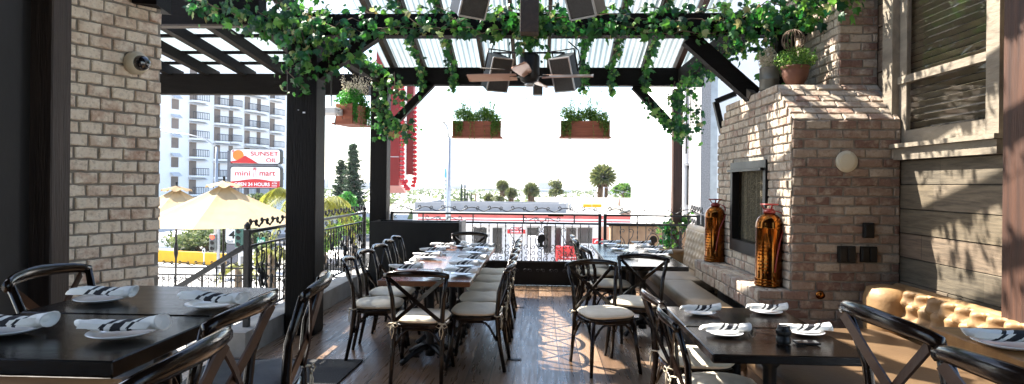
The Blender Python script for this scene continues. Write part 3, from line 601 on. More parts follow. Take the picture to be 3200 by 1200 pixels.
# back railing, along X at Y=9.62, two sections
def planeB(s, z, o=0): return Vector((s, 9.62 + o, z))
def backrail(x0, x1, label, meds, hearts):
    t = thing('iron_railing', label, 'railing', ((x0 + x1) / 2, 9.62, 0), group='iron railing sections at the far end of the deck')
    for z in (1.10, .965, .37): g = MB(); g.bar((x0, 9.62, z), (x1, 9.62, z), .03, .028); g.build('rail_bar', M['iron'], t)
    for x in (x0 + .02, x1 - .02): g = MB(); g.box((x - .022, 9.597, .0), (x + .022, 9.643, 1.12)); g.build('post', M['iron'], t)
    x = x0 + .13; i = 0
    while x < x1 - .06:
        nearm = any(abs(x - m) < .07 for m in meds)
        if not nearm: g = MB(); baluster(g, x, .37, .965, planeB, 1 if i % 2 else 0, .007); g.build('baluster', M['iron'], t)
        x += .128; i += 1
    xx = x0 + .5
    while xx < x1: g = MB(); g.box((xx, 9.61, .965), (xx + .018, 9.63, 1.1)); g.build('short_post', M['iron'], t); xx += .78
    g = MB(); crest(g, x0, x1, 1.115, planeB, .12, .36, .0055); g.build('crest_scrolls', M['iron'], t)
    for h in hearts: g = MB(); heart(g, (h, .78), .30, planeB); heart(g, (h, .55), .2, planeB, .004); g.build('heart_scroll', M['iron'], t)
    for m in meds:
        medallion('medallion', m, .70, planeB, t, .115)
        g = MB()
        for d in (1, -1):
            g.tube([planeB(m, .975), planeB(m + d * .1, 1.05), planeB(m + d * .22, 1.0)] + spiral((m + d * .25, 1.035), .04, .9, -PI / 2, d, planeB, 10), .006, 5)
            g.tube(spiral((m + d * .07, 1.02), .05, 1.0, -PI / 2, d, planeB, 10), .006, 5)
            g.tube(spiral((m + d * .05, .88), .045, 1.0, -PI / 2, -d, planeB, 10), .006, 5)
        g.tube([planeB(m, .37), planeB(m, .57)], .007, 5); g.tube([planeB(m, .84), planeB(m, 1.0)], .006, 5); g.build('crown_scroll', M['iron'], t)
    g = MB(); r = random.Random(7)
    s = x0 + .12
    while s < x1 - .1:
        for z in (.42, .51, .60): g.tube(spiral((s, z), .045, 1.1, r.uniform(0, 6), 1 if (int(s * 10) % 2) else -1, planeB, 9), .006, 4)
        s += .1
    g.build('lower_scrolls', M['iron'], t)
    g = MB(); s = x0 + .1
    while s < x1 - .08: g.tube(spiral((s, .24), .035, 1.1, 0, 1, lambda a, z: Vector((a, 9.555, z)), 9), .004, 4); g.tube(spiral((s + .08, .24), .035, 1.1, PI, -1, lambda a, z: Vector((a, 9.555, z)), 9), .004, 4); s += .2
    g.build('base_scrolls', M['iron'], t)
    return t
backrail(-2.33, .93, 'iron railing with scrolls across the far end, from the corner post to the double post', (-1.5, .02), (-.95, -.37, .42))
backrail(.97, 2.42, 'short iron railing section at the far end between the double post and the ivy plant', (1.72,), (1.32, 2.1))
g = MB(); g.box((-2.33, 9.60, .005), (.94, 9.66, .36)); g.box((.97, 9.60, .005), (2.42, 9.66, .36)); 
g = MB(); g.box((-2.33, 9.66, .005), (2.45, 9.70, .36)); tag(g.build('kick_board', M['black']), 'solid black board closing the foot of the far railing', 'board')
g = MB(); g.box((at(1735, 0, Y=9.6).x - .075, 9.57, 1.075), (at(1735, 0, Y=9.6).x + .16, 9.6, 1.10)); tag(g.build('name_plate', M['brass']), 'small brass plate on the top bar of the far railing', 'plate')
# small return railing to the right of the far post
def planeR(s, z, o=0): return Vector((2.47 + (s - 9.6) * .12 + o, s, z))
t = thing('iron_railing', 'small iron railing turning away outside the far right corner', 'railing', (2.5, 9.9, .2))
g = MB(); g.bar(planeR(9.65, 1.10), planeR(11.2, 1.10), .03, .03); g.bar(planeR(9.65, .87), planeR(11.2, .87), .03, .03); g.build('rail_bar', M['iron'], t)
g = MB(); g.bar(planeR(9.66, .1), planeR(9.66, 1.1), .04, .04, up=(0, 1, 0)); g.build('post', M['iron'], t)
g = MB(); crest(g, 9.65, 11.2, 1.12, planeR, .12, .3, .008); crest(g, 9.65, 11.2, .89, planeR, .12, .3, .008); g.build('crest_scrolls', M['iron'], t)
# stair railing going down to the left from the end post
t = thing('stair_railing', 'black iron stair handrail sloping down to the left toward the umbrellas', 'railing', (-3.6, 5.68, -1.2))
def planeS(s, z, o=0): return Vector((-2.72 - s, 5.68 + o, z - .62 * s))
g = MB(); g.bar(planeS(.03, .98), planeS(3.2, .98), .05, .045); g.build('handrail', M['iron'], t)
g = MB(); g.bar(planeS(.03, .20), planeS(3.2, .20), .02, .025); g.build('rail_bar', M['iron'], t)
for i in range(22): g = MB(); s = .15 + i * .14; baluster(g, s, .2, .98, planeS, 1 if i % 2 else 0, .007); g.build('baluster', M['iron'], t)
# terrace railing (lower level, beyond the umbrellas)
def planeT(s, z, o=0): return Vector((s, 15.0 + o, z))
t = thing('iron_railing', 'scrolled iron railing on the lower terrace beyond the umbrellas', 'railing', (-6, 15, -1.6))
for z in (-.58, -.76, -1.45): g = MB(); g.bar((-11, 15, z), (-2.9, 15, z), .03, .035); g.build('rail_bar', M['iron'], t)
for i in range(56): g = MB(); baluster(g, -10.9 + i * .145, -1.6, -.76, planeT, 1 if i % 2 else 0, .010); g.build('baluster', M['iron'], t)
g = MB(); crest(g, -11, -2.9, -.56, planeT, .15, .40, .010); crest(g, -11, -2.9, -.95, planeT, .15, .3, .009); crest(g, -11, -2.9, -1.2, planeT, .15, .3, .009); g.build('crest_scrolls', M['iron'], t)

# ---------------------------------------------------------------- chairs
def make_chair(label, hs=.455, brass=False, cushion=True, grey=False, name='cross_back_chair', arch=.05):
    t = thing(name, label, 'chair' if hs < .6 else 'bar chair')
    kid = lambda mb, nm, m: mb.build(nm, m, t, world=False)
    bh = .41
    top = hs + bh
    for s in (-1, 1):
        g = MB(); g.tube([(s * .20, -.27, 0), (s * .195, -.225, hs * .5), (s * .19, -.20, hs), (s * .205, -.215, hs + bh * .5), (s * .235, -.27, top - .02)], [.015, .018, .020, .018, .016], 8); kid(g, 'leg', M['chair'])
        g = MB(); g.tube([(s * .225, .225, 0), (s * .205, .19, hs * .45), (s * .185, .165, hs - .02)], [.014, .018, .021], 8); kid(g, 'leg', M['chair'])
    # seat ring
    def outline(k=1.0):
        o = []
        for i in range(24):
            a = 2 * PI * i / 24; c, s_ = math.cos(a), math.sin(a)
            e = .62; x = math.copysign(abs(c) ** e, c) * .215; y = math.copysign(abs(s_) ** e, s_) * .21 - .005
            x *= 1 + .12 * (y / .21) * .5
            o.append((x * k, y * k))
        return o
    g = MB(); o = outline(1.03); vs = []; fs = []
    for z, k in ((hs - .035, .97), (hs - .030, 1), (hs - .006, 1), (hs, .97)): vs += [(x * k, y * k, z) for x, y in o]
    for q in range(3):
        for i in range(24): j = (i + 1) % 24; fs.append((q * 24 + i, q * 24 + j, q * 24 + 24 + j, q * 24 + 24 + i))
    fs += [tuple(range(23, -1, -1)), tuple(range(72, 96))]; g.add(vs, fs); kid(g, 'seat', M['chair'])
    # bent top rail: curved in plan, arched
    g = MB(); pts = []; ww = []; hh = []
    for i in range(15):
        u = -1 + 2 * i / 14; x = u * .255; pts.append((x, -.275 - .055 * (1 - u * u), top - .01 + .018 * (1 - u * u) - .03 * max(0, abs(u) - .8) * 5 * .3)); hh.append(.052 - .012 * abs(u)); ww.append(.024)
    # rounded section
    n = len(pts); vs = []; fs = []; K = 8
    for i, p in enumerate(pts):
        d = (Vector(pts[min(i + 1, n - 1)]) - Vector(pts[max(i - 1, 0)])).normalized(); a = d.cross(Vector((0, 0, 1))).normalized()
        for k in range(K): th = 2 * PI * k / K + PI / 8; vs.append(Vector(p) + a * math.cos(th) * ww[i] * .62 + Vector((0, 0, 1)) * math.sin(th) * hh[i] * .54)
    for i in range(n - 1):
        for k in range(K): l_ = (k + 1) % K; fs.append((i * K + k, i * K + l_, i * K + K + l_, i * K + K + k))
    fs += [tuple(range(K - 1, -1, -1)), tuple(range((n - 1) * K, n * K))]; g.add(vs, fs, True); kid(g, 'top_rail', M['chair'])
    # X braces
    for s in (-1, 1):
        g = MB(); pts = []
        for i in range(9):
            u = i / 8; x = s * (-.185 + .40 * u) ; bow = .055 * math.sin(PI * u)
            pts.append((x, -.205 - .085 * u * u - bow * .6 + s * .004, hs + .02 + (bh - .055) * u))
        g.sweep(pts, .008, .030 if not brass else .034, up=(0, 1, .01) if False else (1, 0, 0)); 
        g = MB()
        g.sweep(pts, [.030] * 9 if not brass else [.034] * 9, .009, up=(0, -1, .25)); kid(g, 'cross_brace', M['brace'] if brass else M['chair'])
        if brass:
            g = MB()
            for q in (pts[0], pts[-1]): g.lathe([(.0, 0), (.007, .001), (.0, .004)], (q[0], q[1] - .008, q[2]), 8, False)
            
    # bentwood arches under the seat
    zz = hs - .20
    for (p, q) in (((-.197, -.20), (.197, -.20)), ((-.205, .18), (.205, .18)), ((-.20, -.20), (-.20, .18)), ((.20, -.20), (.20, .18))):
        g = MB(); P, Q = Vector((*p, zz)), Vector((*q, zz)); pts = []
        for i in range(13):
            u = i / 12; v = P.lerp(Q, u); k = min(1, min(u, 1 - u) * 3.2); v.z = zz + (.155) * math.sin(k * PI / 2); pts.append(v)
        g.tube(pts, .010, 6); kid(g, 'stretcher', M['chair'])
    if hs > .6:
        g = MB(); pts = [(.23 * math.cos(a), .225 * math.sin(a) - .01, .27) for a in [2 * PI * k / 24 for k in range(25)]]; g.tube(pts, .011, 6); kid(g, 'foot_ring', M['chair'])
    if cushion:
        g = MB(); o = outline(1.0); vs = []; fs = []; prof = ((.004, .90), (.010, .98), (.026, 1.02), (.042, .97), (.052, .82), (.056, .55), (.058, .25)); r = random.Random(4)
        for z, k in prof: vs += [(x * k, y * k, hs + z + r.uniform(-.0015, .0015) + (.004 * math.sin(x * 25) * math.cos(y * 22) if z > .04 else 0)) for x, y in o]
        for q in range(len(prof) - 1):
            for i in range(24): j = (i + 1) % 24; fs.append((q * 24 + i, q * 24 + j, q * 24 + 24 + j, q * 24 + 24 + i))
        fs += [tuple(range(23, -1, -1)), tuple(range(24 * (len(prof) - 1), 24 * len(prof)))]; g.add(vs, fs, True)
        g.tube([(x * 1.02, y * 1.02, hs + .026) for x, y in o] + [(o[0][0] * 1.02, o[0][1] * 1.02, hs + .026)], .0045, 5)
        kid(g, 'cushion', M['greylinen'] if grey else M['linen'])
        for s in (-1, 1):
            g = MB(); c = (s * .195, -.205, hs + .01)
            g.tube([(s * .14, -.185, hs + .02), (c[0], c[1] - .028, hs + .012), (c[0] + s * .026, c[1], hs + .006), (c[0], c[1] + .028, hs + .01)], .005, 5)
            for d in (1, -1): g.tube([(c[0], c[1] - .026, hs), (c[0] + d * .025, c[1] - .04, hs + .015), (c[0] + d * .045, c[1] - .045, hs - .005), (c[0] + d * .02, c[1] - .04, hs - .02), (c[0], c[1] - .03, hs)], .0038, 5)
            g.tube([(c[0], c[1] - .03, hs), (c[0] + .012, c[1] - .04, hs - .05), (c[0] - .004, c[1] - .035, hs - .11)], .0038, 5)
            g.tube([(c[0], c[1] - .03, hs), (c[0] - .018, c[1] - .035, hs - .04), (c[0] - .014, c[1] - .03, hs - .085)], .0038, 5)
            kid(g, 'tie', M['rope'])
    return t
proto = make_chair('black cross-back chair')
used = [False]
def place(label, x, y, face, group):      # face = degrees, 0 looks +Y, -90 looks +X
    if not used[0]: o = proto; used[0] = True; o.location = (x, y, 0.001); o.rotation_euler = (0, 0, R(face)); o['label'] = label
    else: o = dup(proto, (x, y, 0.001), R(face), label)
    o['group'] = group; return o
rr = random.Random(9)
G1 = 'cross-back chairs around the long central table'
ordn = ['nearest', 'second', 'third', 'fourth', 'farthest']
for i, y in enumerate((5.62, 6.20, 6.76, 7.32, 7.84)):
    place(f'{ordn[i]} of the five cross-back chairs along the left side of the long table' if i in (0, 4) else f'{ordn[i]} chair counted from the front in the row left of the long table', -1.45 - .02 * i + rr.uniform(-.015, .015), y, -90 + (8 if i == 0 else rr.uniform(-3, 3)), G1)
for i, y in enumerate((5.42, 5.98, 6.54, 7.10, 7.66)):
    place(f'{ordn[i]} of the five cross-back chairs along the right side of the long table' if i in (0, 4) else f'{ordn[i]} chair counted from the front in the row right of the long table', -.55 + rr.uniform(-.015, .015), y, 90 + rr.uniform(-3, 3), G1)
place('cross-back chair at the near end of the long central table, its back to the viewer', -.96, 5.10, 0, G1)
place('cross-back chair at the far end of the long table in front of the black planter', -.98, 8.32, 180, G1)
G2 = 'cross-back chairs around the right back table'
place('cross-back chair turned to face the viewer in the middle of the floor, cream cushion', .56, 5.38, 180 + 20, G2)
place('cross-back chair facing the viewer at the near end of the right back table', .90, 5.90, 180 - 22, G2)
place('chair at the left side of the right back table, nearest of its three', .78, 6.95, -84, G2)
place('chair at the left side of the right back table, middle of its three', .74, 7.8, -92, G2)
place('chair at the left side of the right back table, farthest of its three', .74, 8.35, -90, G2)
G3 = 'cross-back chairs at the right front table'
place('cross-back chair at the left of the black right front table, the nearer of two', .99, 3.45, -93, G3)
place('cross-back chair at the left of the black right front table, the farther of two', 1.00, 4.04, -86, G3)
stool = make_chair('bar chair', hs=.76, brass=True, name='bar_chair', grey=True)
SG = 'high cross-back chairs with brown straps at the bar tables'
def bar_chair(label, x, y, face, first=[True]):
    if first[0]: first[0] = False; o = stool; o.location = (x, y, .001); o.rotation_euler = (0, 0, R(face)); o['label'] = label
    else: o = dup(stool, (x, y, .001), R(face), label)
    o['group'] = SG
bar_chair('bar chair with grey cushion, farthest of those right of the left high table', -1.19, 2.45, 90 + 12)
bar_chair('bar chair at the right of the left high table, middle of three', -1.235, 1.97, 90 + 2)
bar_chair('bar chair at the bottom edge beside the oak table on the left', -1.12, 1.42, 90 + 4)
bar_chair('bar chair at far left, its curved back beside the foot of the brick pillar', -1.83, 2.62, -90 + 4)
bar_chair('bar chair in front of the tufted bench, back rail crossing the oak table', 1.36, 2.02, -90 + 3)
bar_chair('bar chair in the bottom right corner in front of the striped napkin', 1.33, 1.44, -90 + 8)

# ---------------------------------------------------------------- tables
def table(label, x0, y0, x1, y1, h, m, group=None, ped='blackmetal', name='dining_table', thick=.045):
    cx, cy = (x0 + x1) / 2, (y0 + y1) / 2
    t = thing(name, label, 'table', (cx, cy, 0), group=group)
    g = MB(); g.bbox((x0, y0, h - thick), (x1, y1, h), .004); g.build('table_top', m, t)
    g = MB(); g.lathe([(.045, .05), (.04, .1), (.035, .2), (.05, .3), (.035, .34), (.035, h - .14), (.06, h - .11), (.06, h - thick - .002)], (cx, cy, 0), 12); g.build('column', M['black'], t)
    g = MB()
    for a in range(4):
        an = PI / 4 + a * PI / 2; d = Vector((math.cos(an), math.sin(an), 0))
        g.tube([Vector((cx, cy, .13)), Vector((cx, cy, .12)) + d * .1, Vector((cx, cy, .07)) + d * .22, Vector((cx, cy, .025)) + d * .3], [.03, .028, .022, .024], 8)
        g.tube([Vector((cx, cy, .10)) + d * .13 + Vector((0, 0, .02)), Vector((cx, cy, .06)) + d * .16, Vector((cx, cy, .055)) + d * .12], .012, 6)
    g.build('foot', M['black'], t)
    g = MB(); g.box((x0 + .12, cy - .03, h - thick - .035), (x1 - .12, cy + .03, h - thick - .001)); g.build('batten', M['black'], t)
    return t
GT = 'square tables pushed together into the long central table'
for i in range(4):
    y0 = 5.15 + i * .70
    table(['nearest square of the long central table, worn brown wood', 'second square of the long central table from the front', 'third square of the long central table from the front', 'farthest square of the long central table, next to the planter'][i], -1.355, y0, -.578, y0 + .693, .757 + (.003 if i % 2 else 0), M['walnut'], GT)
for i in range(3):
    y0 = 6.32 + i * .76
    table(['nearest black square table in front of the banquette at right back', 'middle black square table in front of the banquette at right back', 'farthest black square table by the far railing'][i], .70, y0, 1.49, y0 + .753, .757 + (.003 if i % 2 else 0), M['blacktop'], 'black square tables at right back')
table('black table with a camera lens on it in front of the fireplace', .845, 3.08, 1.60, 3.66, .757, M['blacktop'], 'right front table halves')
table('plain black table half nearer the hearth, behind the lens table', .845, 3.668, 1.60, 4.24, .760, M['blacktop'], 'right front table halves')
table('high black bar table at left nearest the brick pillar', -1.93, 2.235, -1.21, 2.84, 1.083, M['blacktop'], 'high bar tables at left', thick=.05, name='bar_table')
table('high black bar table at left, in front of the farther black one', -1.93, 1.66, -1.17, 2.229, 1.08, M['blacktop'], 'high bar tables at left', thick=.05, name='bar_table')
table('high oak bar table at the bottom left corner', -2.0, 1.0, -1.13, 1.652, 1.035, M['oak'], 'high bar tables at left', thick=.05, name='bar_table')
table('high oak bar table with dark edge at the right below the tufted bench', 1.40, 1.30, 2.3, 2.31, 1.08, M['oak'], None, thick=.05, name='bar_table')

# ---------------------------------------------------------------- plates and rolled napkins
def plate_mb(): return MB().lathe([(.045, .0), (.06, .003), (.075, .008), (.097, .016), (.099, .018), (.096, .0195), (.072, .011), (.055, .007), (.0, .006)], (0, 0, 0), 32)
pl = plate_mb(); me = None
def napkin_mb(seed):
    r = random.Random(seed); g = MB(); n = 22; K = 14; vs = []; fs = []
    for i in range(n + 1):
        u = i / n; x = -.132 + .264 * u
        fl = .0225 + .010 * max(0, (u - .72)) * 3.2 - .010 * max(0, .22 - u) * 3.5 + .0013 * math.sin(u * 31 + seed)
        zc = .0225 + .005 * math.sin(u * 5 + seed) + .012 * max(0, u - .7)
        for k in range(K):
            a = 2 * PI * k / K
            rr_ = 1 + .05 * math.sin(3 * a + seed + u * 4)
            vs.append((x + (.010 * math.sin(a + seed) if i in (0, n) else 0), math.cos(a) * fl * 1.15 * rr_, zc + math.sin(a) * fl * .78 * rr_))
    for i in range(n):
        for k in range(K): l_ = (k + 1) % K; fs.append((i * K + k, i * K + l_, i * K + K + l_, i * K + K + k))
    # tucked open ends: inner rolls
    for e, i, s_ in ((0, 0, 1), (1, n, -1)):
        base = len(vs); ring = [Vector(vs[i * K + k]) for k in range(K)]; c = sum(ring, Vector()) / K
        for f_, dx in ((.78, .004), (.6, .022), (.3, .012)):
            for k in range(K): q = c + (ring[k] - c) * f_; vs.append((q.x + s_ * dx, q.y, q.z))
        prev = i * K
        for q in range(3):
            for k in range(K): l_ = (k + 1) % K; f = (prev + k, prev + l_, base + q * K + l_, base + q * K + k); fs.append(f if e else f[::-1])
            prev = base + q * K
        fs.append(tuple(range(prev, prev + K)))
    # loose flap
    g.add(vs, fs, True)
    for i in range(3):
        pass
    f = []
    for i in range(9):
        u = i / 8; x = -.12 + .22 * u; f += [(x, -.034 - .004 * math.sin(u * 9), .016), (x + .014, -.035, .034 + .004 * math.sin(u * 7 + seed))]
    g.add(f, [(2 * i, 2 * i + 2, 2 * i + 3, 2 * i + 1) for i in range(8)], True)
    return g
nap_meshes = []
def setting(x, y, h, ang, where, gname, ndx=0, s=1.0):
    """a bread plate on the table and a rolled napkin lying across it"""
    global me
    g = plate_mb(); o = g.build('bread_plate', M['plate']) if me is None else bpy.data.objects.new('bread_plate', me)
    if me is None: me = o.data
    else: COL.objects.link(o)
    # build() centres the mesh on its base
    o.location = (x, y, h + .001); tag(o, 'white bread plate ' + where, 'plate', 'white bread plates ' + gname)
    if len(nap_meshes) < 4:
        q = napkin_mb(len(nap_meshes) * 1.7 + 1).build('rolled_napkin', M['napkin'])
        # keep x,y centre
        nap_meshes.append(q.data)
    else: q = bpy.data.objects.new('rolled_napkin', rr.choice(nap_meshes)); COL.objects.link(q)
    q.location = (x + ndx, y - .004, h + .0175); q.rotation_euler = (0, rr.uniform(-.02, .02), R(ang)); q.scale = (s, s, s)
    tag(q, 'striped rolled napkin ' + where, 'napkin', 'striped rolled napkins ' + gname)
Z = .762
cen = [((1040, 772), 4, 'front right of the long table, nearest place'), ((480, 728), 3, 'front left of the long table, behind the chair rail'), ((1060, 690), -8, 'second place on the right of the long table'), ((560, 664), 92, 'second place on the left of the long table, seen end on'), ((1150, 630), -4, 'third place on the right of the long table'), ((695, 605), -3, 'third place on the left of the long table'), ((1170, 556), -8, 'fourth place on the right of the long table'), ((750, 546), 3, 'fourth place on the left of the long table'), ((1240, 505), -4, 'back right place of the long table'), ((850, 497), 0, 'back left place of the long table'), ((1055, 488), 92, 'at the far head of the long table, seen end on'), ((775, 806), 88, 'at the near head of the long table behind the chair rail')]
for (px, py), a, wd in cen:
    p = at(1120 + px / 3.22, 620 + py / 3.22, z=Z); x = min(max(p.x, -1.25), -.69); y = min(max(p.y, 5.26), 7.85)
    setting(x, y, Z, a, wd, 'on the long central table', 0, 1.12)
for (px, py), a, wd in (((820, 388), 0, 'back left of the right back table'), ((1080, 390), 0, 'back right of the right back table'), ((890, 432), 3, 'middle left of the right back table'), ((1185, 435), -4, 'middle right of the right back table'), ((960, 490), 2, 'front left of the right back table'), ((1290, 478), -6, 'front right of the right back table, behind a chair rail')):
    p = at(1600 + px / 2.683, 620 + py / 2.683, z=Z); setting(min(max(p.x, .80), 1.39), min(max(p.y, 6.43), 8.45), Z, a, wd, 'on the right back table')
for (px, py), a, wd in (((410, 590), 10, 'back left of the lens table by the fireplace'), ((768, 585), 6, 'back right of the lens table by the fireplace'), ((543, 702), 6, 'front left of the lens table beside the eyeglasses'), ((980, 698), -4, 'front right of the lens table behind the lens')):
    p = at(1950 + px / 1.726, 640 + py / 1.726, z=Z); setting(p.x, p.y, Z, a, wd, 'on the lens table')
for (px, py), a, wd in (((512, 552), 3, 'back left of the left high table by the brick pillar'), ((1068, 580), -8, 'back right of the left high table, in the window light'), ((615, 728), 2, 'front right of the left high table'), ((40, 712), 6, 'front left of the left high table, cut by the picture edge')):
    p = at(px / 1.61, 600 + py / 1.61, z=1.084); setting(p.x, p.y, 1.084, a, wd, 'on the left high tables')
p = at(3130, 1085, z=1.08); setting(p.x + .02, p.y, 1.08, -6, 'on the oak bar table at the right edge', 'on the oak bar table')

# things on the lens table
p = at(1950 + 860 / 1.726, 640 + 745 / 1.726, z=Z)
t = thing('camera_lens', 'black camera lens standing on the right front table', 'lens', (p.x, p.y, Z))
g = MB(); g.lathe([(.0, 0), (.036, 0), (.037, .004), (.037, .028), (.034, .030), (.034, .044), (.0365, .046), (.0365, .068), (.033, .070), (.030, .078), (.030, .088), (.026, .09), (.024, .084), (0, .082)], (p.x, p.y, Z + .001), 28, False); g.build('barrel', M['black'], t)
g = MB()
for k in range(30): a = 2 * PI * k / 30; g.bar((p.x + .037 * math.cos(a), p.y + .037 * math.sin(a), Z + .049), (p.x + .037 * math.cos(a), p.y + .037 * math.sin(a), Z + .065), .004, .002)
g.build('grip_ring', M['black'], t)
g = MB(); g.lathe([(.0, .0), (.022, .001), (0, .0015)], (p.x, p.y, Z + .084), 16, False); g.build('mount_ring', M['metal'], t)
p = at(1950 + 985 / 1.726, 640 + 748 / 1.726, z=Z); g = MB(); g.bbox((p.x - .062, p.y - .03, Z), (p.x + .062, p.y + .03, Z + .010), .003); tag(g.build('mobile_phone', M['glassdark']), 'black phone lying beside the camera lens', 'phone')
p = at(1950 + 700 / 1.726, 640 + 705 / 1.726, z=Z)
t = thing('eyeglasses', 'thin framed eyeglasses lying between the napkin and the lens', 'eyeglasses', (p.x, p.y, Z))
for s in (-1, 1):
    g = MB(); c = Vector((p.x - .01, p.y + s * .033, Z + .022)); g.tube([c + Vector((.006 * math.sin(a), .027 * math.cos(a), .021 * math.sin(a))) for a in [2 * PI * k / 16 for k in range(17)]], .0022, 5); g.build('rim', M['black'], t)
    g = MB(); g.tube([c + Vector((0, s * .028, .01)), c + Vector((.07, s * .03, .0)), c + Vector((.13, s * .022, -.015))], .0018, 5); g.build('temple', M['black'], t)
g = MB(); g.tube([(p.x - .01, p.y - .008, Z + .03), (p.x - .01, p.y + .008, Z + .03)], .002, 5); g.build('bridge', M['black'], t)
g = MB(); r = random.Random(8)
p = at(2360, 1190, z=.2); pts = [(1.28 + .05 * math.sin(i * 1.3), 3.95 + .03 * math.cos(i * 2), .12 + i * .07) for i in range(6)]
g.tube([(1.20, 4.35, .36), (1.30, 4.3, .33), (1.42, 4.33, .38), (1.52, 4.28, .35)], [.03, .05, .045, .02], 8); g.tube([(1.40, 4.32, .36), (1.44, 4.3, .25), (1.40, 4.34, .1), (1.44, 4.3, .01)], [.03, .035, .04, .05], 8)
tag(g.build('driftwood_stand', M['bark']), 'gnarled driftwood leg under the right front table', 'driftwood')

# ---------------------------------------------------------------- banquettes
def tufted(mb, O, U, V, Nn, w, h, cols, rows, depth=.05, res=7):
    """diamond tufted panel: O corner, U along, V up, Nn outwards"""
    O, U, V, Nn = Vector(O), Vector(U).normalized(), Vector(V).normalized(), Vector(Nn).normalized()
    nu, nv = cols * res, rows * res; vs = []; cw, ch = w / cols, h / rows
    btn = [((i + (.5 if j % 2 else 0)) * cw, (j + .5) * ch) for j in range(rows) for i in range(cols + 1)]
    for a in range(nu + 1):
        for b in range(nv + 1):
            u, v = w * a / nu, h * b / nv
            d = min(math.hypot((u - x) / cw, (v - y) / ch) for x, y in btn)
            # creases along diagonals between buttons
            A_ = u / cw - .5 * (v / ch - .5); B_ = u / cw + .5 * (v / ch - .5); q_ = min(abs(A_ - round(A_)), abs(B_ - round(B_)))
            puff = 1 - math.exp(-(d / .30) ** 2); crease = 1 - .42 * math.exp(-(q_ / .10) ** 2)
            edge = min(1, min(u, w - u, v, h - v) / .04) ** .5
            vs.append(O + U * u + V * v + Nn * (depth * puff * crease * (.25 + .75 * edge)))
    fs = [(a * (nv + 1) + b, (a + 1) * (nv + 1) + b, (a + 1) * (nv + 1) + b + 1, a * (nv + 1) + b + 1) for a in range(nu) for b in range(nv)]
    mb.add(vs, fs, True)
def cushion_block(mb, p, q, r=.05):
    x0, y0, z0 = p; x1, y1, z1 = q; nx = ny = 8
    rings = []
    for z, i in ((z0, 0), (z1 - r, 0), (z1 - r * .4, r * .18), (z1 - .01, r * .5), (z1, r * 1.1)):
        rings.append([(x0 + i, y0 + i, z), (x1 - i, y0 + i, z), (x1 - i, y1 - i, z), (x0 + i, y1 - i, z)])
    vs = [v for rg_ in rings for v in rg_]; fs = []
    for k in range(len(rings) - 1):
        for i in range(4): j = (i + 1) % 4; fs.append((4 * k + i, 4 * k + j, 4 * k + 4 + j, 4 * k + 4 + i))
    fs.append((0, 3, 2, 1)); n = 4 * (len(rings) - 1); fs.append((n, n + 1, n + 2, n + 3)); mb.add(vs, fs, True)
t = thing('banquette', 'tan tufted banquette along the right board wall, in warm sun', 'banquette', (2.3, 4.3, 0))
g = MB(); g.box((1.40, 3.32, .10), (2.93, 5.22, .36)); g.box((1.44, 3.36, 0), (2.93, 5.2, .10)); g.build('base', M['brownZ'] if False else pm('dark_bench_base', (.06, .035, .02), (.03, .018, .01), 5, .5, .1), t)
g = MB(); cushion_block(g, (1.40, 3.30, .362), (2.72, 5.05, .47)); g.build('seat', pm('dark_tan_seat', (.14, .085, .042), (.08, .048, .024), 2.5, .5, .1, 30), t)  # seat leather darker than the tufted back
g = MB(); tufted(g, (2.78, 3.0, .455), (0, 1, 0), (.13, 0, 1), (-1, 0, .13), 1.92, .345, 13, 3, .085, 10); g.build('tufted_back', M['leather'], t)
g = MB(); V_ = Vector((.13, 0, 1)).normalized(); N_ = Vector((-1, 0, .13)).normalized()
for j in range(3):
    for i in range(14):
        y = 3.0 + (i + (.5 if j % 2 else 0)) * 1.92 / 13
        if 3.02 < y < 4.9: c = Vector((2.78, y, .455)) + V_ * (j + .5) * .115 + N_ * .008; g.tube([c, c + N_ * .008, c + N_ * .011], [.012, .011, .004], 8)
g.build('buttons', M['leather'], t)
g = MB(); g.box((2.82, 3.0, .3), (2.945, 5.22, .775)); g.tube([(2.87, 3.0, .765), (2.87, 5.15, .765)], .045, 10); g.build('back_frame', M['leather'], t)
g = MB(); g.lathe([(.0, .37), (.15, .37), (.17, .45), (.175, .70), (.15, .78), (.08, .80), (0, .80)], (2.74, 5.05, 0), 20, False); g.build('corner_roll', M['leather'], t)
t = thing('banquette', 'pale buff banquette with a tufted back beyond the hearth on the right', 'banquette', (1.75, 7.4, 0))
g = MB(); g.box((1.46, 5.80, .02), (1.80, 7.5, .33)); g.box((1.46, 7.5, .02), (2.12, 9.1, .33)); g.build('base', pm('bench_plinth', (.07, .045, .03), (.03, .02, .014), 5, .5, .1), t)
g = MB(); cushion_block(g, (1.43, 5.76, .332), (1.81, 7.48, .46)); cushion_block(g, (1.43, 7.485, .332), (2.05, 9.0, .46)); g.build('seat', pm('buff_seat', (.33, .235, .14), (.24, .165, .095), 3, .5, .1, 30), t)
g = MB(); tufted(g, (2.06, 7.5, .44), (0, 1, 0), (.10, 0, 1), (-1, 0, .1), 1.5, .52, 10, 5, .05); g.build('tufted_back', M['leather_pale'], t)
g = MB(); g.prism([(2.07, 7.48, .3), (2.18, 7.48, .3), (2.20, 7.48, .97), (2.12, 7.48, .97)], (0, 1.55, 0)); g.tube([(2.15, 7.48, .97), (2.15, 9.03, .97)], .055, 10); g.build('back_frame', M['leather_pale'], t)
g = MB(); tufted(g, (2.20, 7.479, .46), (-1, 0, 0), (0, 0, 1), (0, -1, 0), .2, .5, 2, 5, .03, 5)
g = MB(); g.box((1.43, 9.01, .30), (2.15, 9.12, .60)); g.tube([(1.43, 9.06, .60), (2.15, 9.06, .60)], .055, 8); g.build('end_bolster', M['leather'], t)
